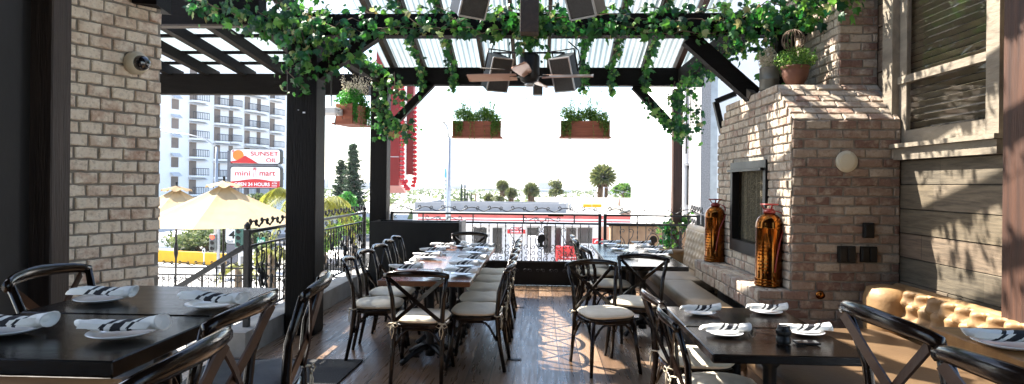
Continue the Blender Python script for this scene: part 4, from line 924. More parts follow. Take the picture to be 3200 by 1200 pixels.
# dark ledge / box at the far left
t = thing('planter_box', 'black planter box standing against the far railing behind the long table', 'planter', (-1.8, 9.1, 0))
g = MB(); pB0 = -2.44; g.box((-2.46, 8.93, .0), (-1.17, 8.965, 1.005)); g.box((-2.46, 9.40, 0), (-1.17, 9.435, 1.0)); g.box((-2.46, 8.966, 0), (-2.425, 9.399, 1.0)); g.build('panel', M['black'], t)
g = MB(); g.box((-1.165, 8.925, 0), (-1.13, 9.44, 1.02)); g.build('end_board', M['metal'] if False else pm('worn_grey_board', (.30, .29, .28), (.16, .155, .15), 8, .7, .2), t)
g = MB(); g.box((-2.42, 8.97, .8), (-1.17, 9.39, .85)); g.build('soil', pm('soil', (.05, .035, .02), (.03, .02, .012), 20, .95, .5), t)

# ---------------------------------------------------------------- extinguishers
def extinguisher():
    t = thing('fire_extinguisher', 'x', 'fire extinguisher', (0, 0, 0))
    g = MB(); g.lathe([(.0, 0), (.112, 0), (.118, .006), (.118, .02), (.112, .026), (.118, .032), (.118, .045), (.112, .05), (.117, .056), (.117, .07), (.111, .078), (.111, .50), (.113, .505), (.111, .51), (.108, .545), (.096, .58), (.07, .61), (.045, .625), (.038, .63), (.0, .631)], (0, 0, 0), 36, False); g.build('tank', M['brass'], t, world=False)
    g = MB(); g.lathe([(.045, 0), (.052, .004), (.052, .022), (.045, .026), (.040, .03), (.040, .04), (.0, .041)], (0, 0, .628), 20, False); g.build('cap', M['redpaint'], t, world=False)
    g = MB(); g.tube([(.07 * math.cos(a), .07 * math.sin(a), .705) for a in [2 * PI * k / 20 for k in range(21)]], .007, 6)
    for a in (.6, 2.5, 4.6): g.tube([(.038 * math.cos(a), .038 * math.sin(a), .66), (.068 * math.cos(a), .068 * math.sin(a), .705)], .006, 6)
    g.build('handle', M['redpaint'], t, world=False)
    g = MB(); g.tube([(.05, -.02, .65), (.09, -.06, .63), (.11, -.07, .55), (.03, -.125, .38), (.0, -.125, .2), (-.01, -.122, .10)], [.006] * 5 + [.009], 6); g.build('hose', M['redpaint'], t, world=False)
    g = MB(); g.tube([(-.01, -.122, .13), (-.012, -.122, .06)], [.011, .006], 8); g.build('nozzle', M['brass'], t, world=False)
    g = MB()
    for zz in [.12 + .03 * k for k in range(9)]:
        for a in [PI + .25 + .07 * j for j in range(12)]:
            if (int(zz * 100) + int(a * 10)) % 4: g.bar((.1125 * math.cos(a), .1125 * math.sin(a), zz), (.1125 * math.cos(a), .1125 * math.sin(a), zz + .014), .0045, .002)
    g.build('embossed_panel', M['brass'], t, world=False)
    return t
e1 = extinguisher(); e1.location = (1.985, 5.52, .712); e1['label'] = 'copper fire extinguisher on the hearth, the nearer larger looking one'; e1['group'] = 'antique extinguishers on the hearth'; e1.rotation_euler = (0, 0, R(8))
e2 = dup(e1, (1.985, 7.2, .712), R(-6), 'copper fire extinguisher on the hearth, the farther one left of the firebox')

# ---------------------------------------------------------------- wall fittings
p = at(2645, 505, Y=5.28)
g = MB(); g.lathe([(.0, 0), (.088, 0), (.090, .006), (.086, .016), (.05, .022), (0, .023)], (0, 0, 0), 36, False)
g.v = [(p.x + x, 5.282 - z, p.z + y) for x, y, z in g.v]; g.f = [f[::-1] for f in g.f]; tag(g.build('round_cover', M['cream_plastic']), 'round cream cover disc on the shaded red brick side of the fireplace', 'cover')
def plate_on(u, v, w_, h_, label, lids):
    p = at(u, v, Y=5.27); t = thing('outlet_cover', label, 'outlet', (p.x, 5.285, p.z - h_ / 2), group='black outlet covers on the fireplace')
    g = MB(); g.bbox((p.x - w_ / 2, 5.255, p.z - h_ / 2), (p.x + w_ / 2, 5.285, p.z + h_ / 2), .003); g.build('box', M['black'], t)
    for i in range(lids):
        x = p.x - w_ / 2 + (i + .5) * w_ / lids; g = MB(); g.bbox((x - w_ / lids * .42, 5.243, p.z - h_ * .42), (x + w_ / lids * .42, 5.256, p.z + h_ * .42), .004); g.build('lid', M['black'], t)
plate_on(2714, 720, .085, .125, 'single black outlet cover, the upper one on the brick', 1)
plate_on(2645, 795, .14, .14, 'double black outlet cover, lower left of the three', 2)
plate_on(2714, 795, .13, .13, 'double black outlet cover, lower right of the three', 2)
p = at(2564, 922, Y=5.27); g = MB(); g.lathe([(0, 0), (.034, 0), (.036, .008), (.02, .012), (.02, .03), (.028, .034), (.026, .042), (0, .044)], (0, 0, 0), 16, False); g.v = [(p.x + x, 5.283 - z, p.z + y) for x, y, z in g.v]; g.f = [f[::-1] for f in g.f]
tag(g.build('gas_valve', M['brass']), 'small brass valve low on the fireplace bricks', 'valve')
# dome camera on the left pillar
p0 = at(430, 195, Y=4.36); base = cA + U * ((p0 - cA).dot(U)); base.z = p0.z
cdir = (nrm * .8 + Vector((.25, -.3, 0))).normalized()
t = thing('security_camera', 'cream dome camera mounted on the brick pillar', 'camera', tuple(base + nrm * .03))
def orient(mb, c, axis):
    q = Vector(axis).to_track_quat('Z', 'Y'); mb.v = [tuple(Vector(c) + q @ Vector(v)) for v in mb.v]; return mb
c = base + nrm * .022
g = orient(MB().lathe([(0, 0), (.074, 0), (.082, .01), (.082, .045), (.07, .075), (.056, .085), (0, .086)], n=28, caps=False), c, nrm + Vector((.1, 0, -.1))); g.build('housing', M['cream_plastic'], t)
g = orient(MB().lathe([(.056, .0), (.054, .02), (.045, .04), (.028, .052), (.0, .057)], n=24, caps=False), c + (nrm + Vector((.1, 0, -.1))).normalized() * .084, nrm + Vector((.1, 0, -.1))); g.build('dome', M['glassdark'], t)
# floor grates and mat
for u, v, lab in ((1622, 961, 'small black floor grate, the farther one beside the long table'), (1607, 1124, 'small black floor grate, the nearer one in the aisle')):
    p = at(u, v, z=0); g = MB(); g.box((p.x - .065, p.y - .02, .0035), (p.x + .065, p.y + .02, .005))
    for k in range(9): g.box((p.x - .06 + k * .014, p.y - .026, .0065), (p.x - .054 + k * .014, p.y + .026, .0105))
    tag(g.build('floor_grate', M['black']), lab, 'grate', 'floor grates')
g = MB(); a = at(905, 1130, z=0); b_ = at(1135, 1128, z=0); c_ = at(1030, 1210, z=0)
g.prism([(a.x - .5, a.y, .003), (b_.x, b_.y, .003), (b_.x - .02, b_.y - .9, .003), (a.x - .5, a.y - .9, .003)], (0, 0, .012)); tag(g.build('floor_mat', pm('rubber_mat', (.02, .02, .02), (.012, .012, .012), 40, .8, .5, 120)), 'black rubber mat on the floor behind the left bar chairs', 'mat')

# ---------------------------------------------------------------- fan, king post, speakers
fx, fy = -.125, 6.2
g = MB(); g.bbox((fx - .09, 5.95, 3.02), (fx + .09, 6.13, 4.6), .006); tag(g.build('king_post', M['rafter']), 'short square grey post hanging above the ceiling fan', 'post')
t = thing('ceiling_fan', 'ceiling fan with copper coloured blades below the ivy beam', 'fan', (fx, fy, 2.6))
g = MB(); g.tube([(fx, fy + .1, 3.10), (fx, fy + .1, 2.84)], .018, 8); g.build('rod', M['black'], t)
g = MB(); g.lathe([(0, -.12), (.05, -.12), (.085, -.10), (.10, -.07), (.10, .15), (.085, .17), (.03, .175), (0, .176)], (fx, fy + .1, 2.71), 24, False); g.build('motor', M['black'], t)
g = MB(); g.bbox((fx - .07, 9.50, 2.96), (fx + .07, 9.54, 3.09), .004)
M['blade'] = pm('copper_blade', (.60, .36, .27), (.48, .27, .19), 4, .3, .03, metal=.2, coat=.3)
for k in range(4):
    a = R([-6, 78, 172, 262][k]); d = Vector((math.cos(a), math.sin(a), 0)); n_ = Vector((-d.y, d.x, 0)); c = Vector((fx, fy + .1, 2.66))
    g = MB(); vs = []
    for s, hw in ((.13, .035), (.2, .055), (.5, .075), (.62, .07), (.64, .05)):
        vs += [c + d * s + n_ * hw + Vector((0, 0, .022)), c + d * s - n_ * hw - Vector((0, 0, .022)), c + d * s - n_ * hw - Vector((0, 0, .032)), c + d * s + n_ * hw + Vector((0, 0, .012))]
    fs = [(0, 1, 2, 3), (16, 19, 18, 17)]
    for i in range(4):
        for q in range(4): j = (q + 1) % 4; fs.append((4 * i + q, 4 * i + 4 + q, 4 * i + 4 + j, 4 * i + j))
    g.add(vs, fs); g.build('blade', M['blade'], t)
    g = MB(); g.bar(c + d * .09, c + d * .2 , .05, .012); g.build('blade_arm', M['black'], t)
g = MB(); g.lathe([(.0, -.03), (.04, -.03), (.05, -.01), (.05, 0), (0, 0)], (fx, fy + .1, 2.585), 16, False); g.build('hub_cap', M['metal'], t)
g = MB(); g.bbox((fx - .01, 9.53, 2.94), (fx + .14, 9.72, 3.079), .005); tag(g.build('post_stub', M['rafter']), 'grey square post stub under the far beam behind the fan', 'post')
M['grille'] = pm('speaker_grille', (.05, .048, .046), (.025, .024, .023), 60, .6, .5, 200)
def speaker(c, yaw, pitch, s, label):
    t = thing('loudspeaker', label, 'speaker', c, group='black loudspeakers hung around the fan')
    Rm = Matrix.Rotation(R(yaw), 4, 'Z') @ Matrix.Rotation(R(pitch), 4, 'X')
    def put(mb, nm, m): mb.v = [tuple(Rm @ Vector(v)) for v in mb.v]; return mb.build(nm, m, t, world=False)
    w2, h2, d2 = .14 * s, .21 * s, .13 * s
    g = MB(); g.prism([(-w2, -d2, -h2), (w2, -d2, -h2), (w2 * .68, d2, -h2), (-w2 * .68, d2, -h2)], (0, 0, 2 * h2)); put(g, 'cabinet', M['black'])
    g = MB(); g.box((-w2 * .9, -d2 - .012, -h2 * .93), (w2 * .9, -d2 - .001, h2 * .93)); put(g, 'grille', M['grille'])
    g = MB()
    for a, b in (((-w2, -h2), (w2, -h2)), ((w2, -h2), (w2, h2)), ((w2, h2), (-w2, h2)), ((-w2, h2), (-w2, -h2))): g.bar((a[0], -d2 - .008, a[1]), (b[0], -d2 - .008, b[1]), .014, .014, up=(0, 1, 0))
    put(g, 'frame', M['metal'])
    g = MB(); g.tube([(-w2 - .015, 0, 0), (-w2 - .015, .0, h2 + .06), (w2 + .015, 0, h2 + .06), (w2 + .015, 0, 0)], .010, 6); put(g, 'bracket', M['black'])
    g = MB(); g.tube([(w2 * .3, d2, 0), (w2 * .6, d2 + .10, .05), (w2 * .3, d2 + .16, .2 * s), (0, d2 + .05, .34 * s)], .008, 6); put(g, 'cable', M['black'])
    return t
p = at(1548, 225, Y=6.9); speaker(p, 32, 24, .88, 'black loudspeaker left of the fan, tilted down')
p = at(1772, 225, Y=6.9); speaker(p, -32, 24, .88, 'black loudspeaker right of the fan, tilted down')
p = at(1468, -26, Y=4.9); speaker(p, 38, 26, .84, 'big loudspeaker cut by the top edge, left of the king post')
p = at(1830, -26, Y=4.9); speaker(p, -38, 26, .84, 'big loudspeaker cut by the top edge, right of the king post')
g = MB(); g.tube([at(1540, 165, Y=6.95), at(1765, 165, Y=6.95)], .012, 6); tag(g.build('support_bar', M['black']), 'black bar carrying the two speakers behind the fan', 'bar')
g = MB(); g.tube([at(1500, 213, Y=6.6), at(1630, 222, Y=6.6)], .008, 6); tag(g.build('conduit', M['rafter']), 'thin tan conduit running left from the fan', 'conduit')
g = MB(); g.tube([at(1470, -60, Y=4.95), at(1850, -60, Y=4.95)], .014, 6); tag(g.build('support_bar', M['black']), 'black bar carrying the two near speakers at the top edge', 'bar')
# ---------------------------------------------------------------- ivy
IVY = [(0, -.02), (.30, .02), (.5, .22), (.36, .38), (.52, .66), (.22, .62), (0, 1.02), (-.22, .62), (-.52, .66), (-.36, .38), (-.5, .22), (-.30, .02)]
def leaf(mb, p, size, d, n):
    """one lobed leaf: d points to the tip, n is the face normal"""
    d = d.normalized(); a = d.cross(n)
    if a.length < 1e-3: a = Vector((1, 0, 0))
    a.normalize(); n = a.cross(d).normalized()
    vs = [p + a * x * size + d * y * size - n * (abs(x) * .25 + y * y * .12) * size for x, y in IVY] + [p + d * .42 * size + n * .05 * size]
    k = len(IVY); mb.add(vs, [(i, (i + 1) % k, k) for i in range(k)])
def rdir(r):
    while True:
        v = Vector((r.uniform(-1, 1), r.uniform(-1, 1), r.uniform(-1, 1)))
        if .1 < v.length < 1: return v.normalized()
def ivy(name_label, paths, seed, group='ivy vines on the timbers'):
    """paths: list of (points, spread, leaves per metre, hang)"""
    r = random.Random(seed); g = MB(); st_ = MB()
    first = Vector(paths[0][0][0])
    for pts, spread, dens, hang in paths:
        pts = [Vector(p) for p in pts]
        for i in range(len(pts) - 1):
            p, q = pts[i], pts[i + 1]; L = (q - p).length
            for k in range(int(L * dens * .64)):
                u = r.random(); o = rdir(r) * spread * (r.random() ** .6)
                c = p.lerp(q, u) + o; c.z -= hang * r.random() ** 2.5
                out = (o + Vector((0, -spread * .9, .1 * spread))).normalized()
                d = Vector((r.uniform(-.7, .7), r.uniform(-.5, .3), r.uniform(-1.2, .25)))
                leaf(g, c, (.035 + .075 * r.random() ** 1.6), d, out + rdir(r) * .55)
            m = max(3, int(L / .12)); w_ = [p.lerp(q, j / m) + rdir(r) * spread * .6 for j in range(m + 1)]; st_.tube(w_, .005, 4)
        # a few dangling strands
        for k in range(int(hang * 10)):
            i = r.randrange(len(pts) - 1); c = pts[i].lerp(pts[i + 1], r.random()) + rdir(r) * spread * .5; L = hang * r.uniform(.6, 1.3); w_ = [c]
            while L > 0: c = c + Vector((r.uniform(-.02, .02), r.uniform(-.02, .02), -.045)); L -= .045; w_.append(c); leaf(g, c, r.uniform(.03, .06), Vector((r.uniform(-1, 1), r.uniform(-1, .3), -.8)), rdir(r) + Vector((0, -1, .3)))
            st_.tube(w_, .0025, 4)
    t = thing('ivy_vine', name_label, 'ivy', tuple(first), group=group)
    g.build('foliage', M['ivy'], t); st_.build('stem', M['bark'], t)
ivy('ivy running along the near beam from the thick black post to the fan', [([(-2.5, 6.27, 3.2), (-.1, 6.27, 3.2)], .13, 120, .10), ([(-2.5, 6.35, 3.34), (-.1, 6.35, 3.34)], .09, 70, 0), ([(-1.7, 6.27, 3.13), (-.1, 6.27, 3.10)], .06, 60, .05)], 1)
ivy('ivy running along the near beam from the fan to the fireplace', [([(-.1, 6.27, 3.2), (2.3, 6.27, 3.2)], .13, 135, .12), ([(-.1, 6.35, 3.34), (2.3, 6.35, 3.34)], .09, 80, 0), ([(-.1, 6.27, 3.13), (1.9, 6.27, 3.10)], .06, 60, .05)], 2)
ivy('thick mass of ivy wrapped round the top of the thick black post', [([(-2.45, 6.22, 3.3), (-2.45, 6.22, 2.62)], .27, 430, .16), ([(-2.75, 6.2, 3.32), (-2.2, 6.2, 3.1)], .22, 420, .2), ([(-2.2, 6.25, 2.95), (-1.85, 6.28, 3.1)], .2, 380, .25)], 3)
ivy('ivy spilling over the upper left timbers near the top edge', [([(-3.55, 6.2, 3.42), (-2.95, 6.2, 3.25), (-2.6, 6.2, 3.15)], .16, 300, .16), ([(-3.2, 6.1, 3.6), (-2.3, 6.1, 3.5)], .16, 260, .05)], 4)
ivy('ivy along the left side beam behind the thick black post', [([(-2.45, 6.7, 3.24), (-2.42, 9.3, 3.24)], .11, 120, .04)], 5)
ivy('ivy hanging down the far left post above the planter box', [([(-2.45, 9.4, 3.3), (-2.42, 9.4, 2.35)], .20, 340, .25), ([(-2.4, 9.35, 2.45), (-1.92, 9.4, 2.42)], .13, 260, .2), ([(-2.2, 9.3, 3.2), (-2.1, 9.3, 2.8)], .14, 200, .2)], 6)
for i, (x, lab) in enumerate(((-1.84, 'ivy on the second rafter from the left'), (-1.35, 'ivy on the third rafter from the left'), (.61, 'ivy on the rafter beside the right speakers'), (1.06, 'ivy on the third rafter from the right'), (1.56, 'ivy on the second rafter from the right'))):
    ivy(lab, [([(x, 9.58, 3.14), (x, 9.4, 3.3), (x, 6.9, rz_(6.9) - .08)], .085, 95, .12), ([(x, 9.5, 3.35), (x, 9.44, 2.98)], .085, 240, .03)], 10 + i)
ivy('bushy ivy around the fan rod and king post', [([(fx, 6.25, 3.42), (fx, 6.22, 2.98)], .19, 420, .1), ([(fx - .4, 6.25, 3.3), (fx + .45, 6.25, 3.26)], .12, 170, .12)], 20)
ivy('ivy on the far right post and its brace', [([(2.0, 9.45, 3.1), (2.12, 9.5, 2.35)], .17, 300, .2), ([(1.55, 9.5, 2.86), (2.05, 9.55, 2.42), (2.2, 9.5, 2.4)], .12, 230, .14), ([(2.25, 9.4, 2.9), (2.4, 9.4, 2.5)], .12, 120, .35)], 21)
ivy('ivy along the right side beam beyond the heavy brace', [([(2.12, 9.3, 3.15), (2.12, 6.6, 3.2)], .17, 220, .22)], 22)
ivy('ivy massed at the right end of the near beam above the fireplace', [([(1.75, 6.2, 3.22), (2.55, 6.2, 3.3)], .22, 520, .3), ([(2.2, 6.3, 2.95), (2.45, 6.3, 2.75)], .16, 260, .2), ([(2.4, 6.1, 3.45), (2.75, 5.9, 3.2)], .2, 420, .22)], 23)
ivy('ivy trailing over the chimney bricks at the top right', [([(2.35, 5.95, 3.35), (2.55, 5.6, 3.45), (2.6, 5.45, 3.3)], .17, 420, .26), ([(2.45, 5.5, 3.3), (2.75, 5.4, 3.5)], .14, 260, .12)], 24)
ivy('ivy plant climbing the railing by the far right post', [([(1.98, 9.85, -.1), (2.02, 9.85, 1.05)], .17, 330, .1), ([(1.85, 9.8, .85), (2.32, 9.85, 1.08)], .13, 330, .1)], 25, None)
for o in bpy.data.objects:
    if o.get('label') == 'ivy plant climbing the railing by the far right post' and 'group' in o: del o['group']
for i, x in enumerate((.10, .61, 1.06, 1.56, 2.05)):  # unseen vines added above the view to break the sun into dapples
    ivy('unseen ivy added overhead to dapple the sun, ' + ['nearest the fan', 'second from the fan', 'third from the fan', 'fourth from the fan', 'nearest the chimney'][i], [([(x, 6.95, rz_(6.95) - .02), (x, 4.5, rz_(4.5) - .02)], .17, 95, .25), ([(x + .2, 6.5, rz_(6.5)), (x + .35, 5.0, rz_(5.0))], .1, 30, .1)], 200 + i)
ivy('small ivy sprig at the top right corner of the picture', [([(2.70, 3.85, 3.08), (2.80, 3.87, 2.82)], .05, 70, .05)], 26)

# ---------------------------------------------------------------- planters
def sprigs(mb, c, rx, ry, n, h, r, leafs=.02, per=16, droop=0):
    for k in range(n):
        p = Vector(c) + Vector((r.uniform(-rx, rx), r.uniform(-ry, ry), 0)); hh = h * r.uniform(.45, 1.1); d = Vector((r.uniform(-.35, .35), r.uniform(-.35, .35), 1 if not droop else -1)).normalized()
        for j in range(per):
            u = (j + 1) / per; q = p + d * hh * u + Vector((r.gauss(0, .012), r.gauss(0, .012), 0)); leaf_simple(mb, q, leafs * r.uniform(.7, 1.4), rdir(r), rdir(r))
def leaf_simple(mb, p, s, d, n):
    a = d.cross(n)
    if a.length < 1e-3: a = Vector((1, 0, 0))
    a.normalize(); mb.add([p - d * s, p + a * s * .45, p + d * s, p - a * s * .45], [(0, 1, 2, 3)])
def planter(label, loc, rz, seed, L=.72, fl=False, tall=True):
    r = random.Random(seed); t = thing('hanging_planter', label, 'planter', loc, rz, group='wooden window boxes hung around the deck')
    g = MB(); h = .235; w2 = .11
    g.prism([(-L / 2 + .01, -w2, 0), (L / 2 - .01, -w2, 0), (L / 2, -w2 - .01, h), (-L / 2, -w2 - .01, h)], (0, 2 * w2, 0))
    g.build('box', M['cedar'], t, world=False)
    g = MB(); g.box((-L / 2 - .03, -w2 - .03, -.022), (L / 2 + .03, w2 + .03, -.001)); g.build('base_board', M['cedar'], t, world=False)
    g = MB(); 
    for s in (-1, 1): g.box((s * L / 2 - .012, -w2 - .022, .0), (s * L / 2 + .012, -w2 - .011, h + .005))
    g.build('trim', M['cedar'], t, world=False)
    g = MB()
    for q_ in range(2600):
        v = rdir(r) * r.random() ** .4; xx = r.uniform(-L * .47, L * .47); leaf_simple(g, Vector((xx + v.x * .07, v.y * (w2 + .06), h + .075 + .05 * math.sin(xx * 17 + seed) + v.z * .11)), r.uniform(.012, .024), rdir(r), rdir(r))
    if tall: sprigs(g, (-L * .22, 0, h), L * .12, .05, 12, .34, r, .013, 60); sprigs(g, (L * .22, 0, h), L * .13, .05, 14, .38, r, .013, 60); sprigs(g, (0, 0, h), L * .2, .04, 8, .28, r, .014, 26)
    for k in range(70):
        p = Vector((r.choice((-1, 1)) * L * r.uniform(.3, .5), -w2 - .03, h)); ln = r.uniform(.03, .26)
        for j in range(int(ln * 90)): leaf_simple(g, p + Vector((r.gauss(0, .012), r.gauss(0, .012), -ln * r.random())), .014, rdir(r), rdir(r))
    for k in range(5):
        x = L * r.uniform(-.35, .42); y = -w2 - .03; z = h
        for j in range(60): z -= .0065 + .001 * k; x += r.gauss(0, .004); leaf_simple(g, Vector((x, y + r.gauss(0, .008), z)), .011, rdir(r), rdir(r))
    g.build('plants', M['fern'] if fl else M['shrub'], t, world=False)
    if fl:
        g = MB(); sprigs(g, (.08, 0, h + .1), L * .35, w2, 60, .30, r, .012, 16); g.build('flowers', M['flower'], t, world=False)
    g = MB()
    for s in (-1, 1): g.tube([(s * L * .45, 0, h - .01), (s * L * .45, 0, 3.06 - loc[2] + (.0 if not fl else .02))], .0018, 4)
    g.build('hanging_wire', M['metal'], t, world=False)
p = at(1492, 428, Y=9.62); planter('red-brown wooden planter hanging from the far beam, left of the two', (p.x, 9.62, p.z), 0, 31)
p = at(1827, 428, Y=9.62); planter('red-brown wooden planter hanging from the far beam, right of the two', (p.x, 9.62, p.z), 0, 32)
p = at(1100, 385, Y=8.15); planter('wooden planter with pale flowers hung beside the ivy on the left', (-2.43, 7.9, at(1100, 388, Y=7.9).z), R(78), 33, .44, True, False)
p = at(1030, 348, Y=7.6); t = thing('wall_heater', 'pale grey box fixture hung left of the flower planter', 'fixture', tuple(p))
g = MB(); g.bbox((p.x - .13, p.y - .2, p.z - .045), (p.x + .14, p.y + .12, p.z + .035), .01); g.build('housing', M['white'], t)
g = MB(); g.tube([p + Vector((.02, 0, .035)), p + Vector((.02, 0, .5)), Vector((-2.45, 7.6, 3.08))], .008, 6); g.build('hanger', M['black'], t)
g = MB(); g.tube([p + Vector((.14, -.1, .0)), p + Vector((.20, -.1, .02)), p + Vector((.20, -.1, -.10)), p + Vector((.12, -.1, -.02)), p + Vector((.10, -.1, -.16)), p + Vector((.11, -.1, -.22))], .006, 6); g.build('cable', M['black'], t)
# pots on the fireplace
p = at(2447, 262, Y=5.95); z0 = FZ + .018; pc = (2.33, 5.86, z0)
t = thing('terracotta_pot', 'dark terracotta pot of greenery on top of the fireplace', 'flower pot', pc)
g = MB(); g.lathe([(0, 0), (.055, 0), (.075, .015), (.108, .08), (.118, .13), (.112, .155), (.128, .165), (.130, .18), (.118, .182), (.10, .16), (0, .155)], pc, 28, False); g.build('pot', M['terracotta'], t)
r = random.Random(41); g = MB()
for k in range(1500):
    v = rdir(r) * r.random() ** .4; leaf_simple(g, Vector(pc) + Vector((v.x * .19, v.y * .17, .24 + v.z * .12)), r.uniform(.008, .018), rdir(r), rdir(r))
sprigs(g, (pc[0] + .1, pc[1], pc[2] + .2), .08, .05, 14, .14, r, .012, 12)
g.build('greenery', M['shrub'], t)
g = MB(); 
for k in range(9):
    a0 = k * .7; g.tube([Vector(pc) + Vector((-.02 + .10 * math.cos(a + a0) * math.cos(a0), .10 * math.cos(a + a0) * math.sin(a0), .42 + .10 * math.sin(a + a0))) for a in [2 * PI * j / 14 for j in range(15)]], .004, 4)
g.build('twig_ball', M['bark'], t)
pc = (2.2, 6.15, z0)
t = thing('metal_bin', 'old grey metal canister with pale hydrangeas on the fireplace', 'canister', pc)
g = MB(); g.lathe([(0, 0), (.09, 0), (.092, .01), (.09, .10), (.094, .104), (.09, .11), (.09, .21), (.095, .215), (.09, .22), (0, .2)], pc, 24, False); g.build('canister', pm('tarnished_zinc', (.20, .19, .16), (.09, .085, .07), 6, .5, .1, metal=.4), t)
g = MB()
for k in range(900): v = rdir(r) * r.random() ** .3; leaf_simple(g, Vector(pc) + Vector((-.02 + v.x * .085, v.y * .085, .31 + v.z * .12)), .012, rdir(r), rdir(r))
g.build('hydrangea', M['flower'], t)
g = MB(); q0 = at(2295, 248, Y=6.6); q1 = at(2352, 300, Y=6.3); g.bar(q0, q1, .07, .07); g.box((q0.x - .05, q0.y - .05, q0.z - .04), (q0.x + .05, q0.y + .05, q0.z + .07)); tag(g.build('bracket_stub', pm('grey_wood', (.16, .13, .10), (.09, .07, .05), 5, .7, .2)), 'short grey wooden arm beside the metal canister', 'arm')
# framed panel leaning out beside the fireplace
t = thing('framed_panel', 'black framed glass panel jutting out just left of the fireplace', 'panel', tuple(at(2250, 400, Y=7.6)))
A, B, D_ = at(2236, 318, Y=7.62), at(2300, 292, Y=7.55), at(2258, 415, Y=7.62); E = B + (D_ - A)
g = MB(); g.bar(A, B, .07, .06); g.bar(A, D_, .07, .06); g.build('frame', M['black'], t)
g = MB(); g.prism([A + Vector((.02, .03, 0)), B + Vector((0, .03, 0)), E + Vector((0, .03, 0)), D_ + Vector((.02, .03, 0))], (0, .01, 0)); g.build('glass', M['pane'], t)
# string lights
def cat_(pts, sag):
    out = []
    for i in range(len(pts) - 1):
        for k in range(12): u = k / 12; p = pts[i].lerp(pts[i + 1], u); p.z -= sag * 4 * u * (1 - u); out.append(p)
    return out + [pts[-1]]
Ys = 10.6
pts = cat_([at(u, v, Y=Ys) for u, v in ((1345, 290), (1530, 272), (1880, 282), (2100, 325))], .17)
t = thing('string_lights', 'thin string of small clear bulbs sagging across the open far end', 'string lights', tuple(pts[0]))
g = MB(); g.tube(pts, .0022, 4); g.build('wire', M['metal'], t)
for p in pts[::2]: g = MB(); g.lathe([(0, -.045), (.009, -.035), (.011, -.02), (.006, -.004), (.0, 0)], tuple(p), 6, False); g.build('bulb', M['metal'], t)

# ---------------------------------------------------------------- umbrellas
def umbrella(label, u, v, Y, rad, seed, mt, rim_z):
    a = at(u, v, Y=Y); t = thing('patio_umbrella', label, 'umbrella', (a.x, a.y, -1.6)); top = a.z; r = random.Random(seed)
    g = MB(); n = 8; vs = [(a.x, a.y, top)]; m = 6; fs = []
    for j in range(1, m + 1):
        q = j / m
        for k in range(n * 6):
            an = 2 * PI * k / (n * 6) + .18; e = abs(((k / 6) % 1) - .5) * 2   # 1 at rib, 0 mid panel
            R0 = rad * q * (math.cos(PI / n) / math.cos(((k / 6) % 1 - .5) * 2 * PI / n)) ; 
            z = top - (top - rim_z) * (q ** .92) - .035 * (1 - e ** 2) * math.sin(PI * q) + (.0 if j < m else .05 * (1 - e) * 0)
            vs.append((a.x + R0 * math.cos(an), a.y + R0 * math.sin(an), z))
    K = n * 6
    for k in range(K): fs.append((0, 1 + k, 1 + (k + 1) % K))
    for j in range(m - 1):
        for k in range(K): fs.append((1 + j * K + k, 1 + (j + 1) * K + k, 1 + (j + 1) * K + (k + 1) % K, 1 + j * K + (k + 1) % K))
    g.add(vs, fs, False); g.build('canopy', mt, t)
    g = MB(); vs = [(a.x, a.y, top + .07)]; fs = []
    for j in range(1, 4):
        q = j / 3
        for k in range(32): an = 2 * PI * k / 32; R0 = .36 * q; vs.append((a.x + R0 * math.cos(an), a.y + R0 * math.sin(an), top + .07 - .13 * q + (.035 * math.sin(an * 8 + 1) * q * q)))
    for k in range(32): fs.append((0, 1 + k, 1 + (k + 1) % 32))
    for j in range(2):
        for k in range(32): fs.append((1 + j * 32 + k, 33 + j * 32 + k, 33 + j * 32 + (k + 1) % 32, 1 + j * 32 + (k + 1) % 32))
    g.add(vs, fs, True); g.build('ruffled_cap', mt if seed == 1 else M['canvas_grey'], t)
    g = MB(); g.tube([(a.x, a.y, -1.6), (a.x, a.y, top + .08), (a.x, a.y, top + .16)], [.024, .024, .03], 8); g.build('pole', M['black'], t)
    g = MB(); g.lathe([(.024, -.55), (.05, -.42), (.055, -.3), (.045, -.2), (.024, -.12)], (a.x, a.y, rim_z - .6), 12); g.build('pole_grip', M['black'], t)
    for k in range(n):
        an = 2 * PI * k / n + .18; g = MB(); g.tube([(a.x, a.y, top - .05), (a.x + rad * .97 * math.cos(an), a.y + rad * .97 * math.sin(an), rim_z - .012)], .009, 4); g.build('rib', M['rafter'], t)
    g = MB(); g.lathe([(0, 0), (.28, 0), (.28, .05), (.05, .09), (.03, .2)], (a.x, a.y, -1.598), 16); g.build('base', M['black'], t)
umbrella('large tan patio umbrella with a ruffled cap beyond the left railing', 700, 574, 13.0, 1.78, 1, M['canvas'], .66)
umbrella('tan patio umbrella with a darker cap half hidden by the brick pillar', 552, 588, 15.6, 1.35, 2, M['canvas'], .70)
o = dup(proto, (at(478, 900, Y=12.6).x, 12.6, -1.6), R(-70), 'dark chair on the lower terrace at the brick pillar edge'); 
if 'group' in o: del o['group']

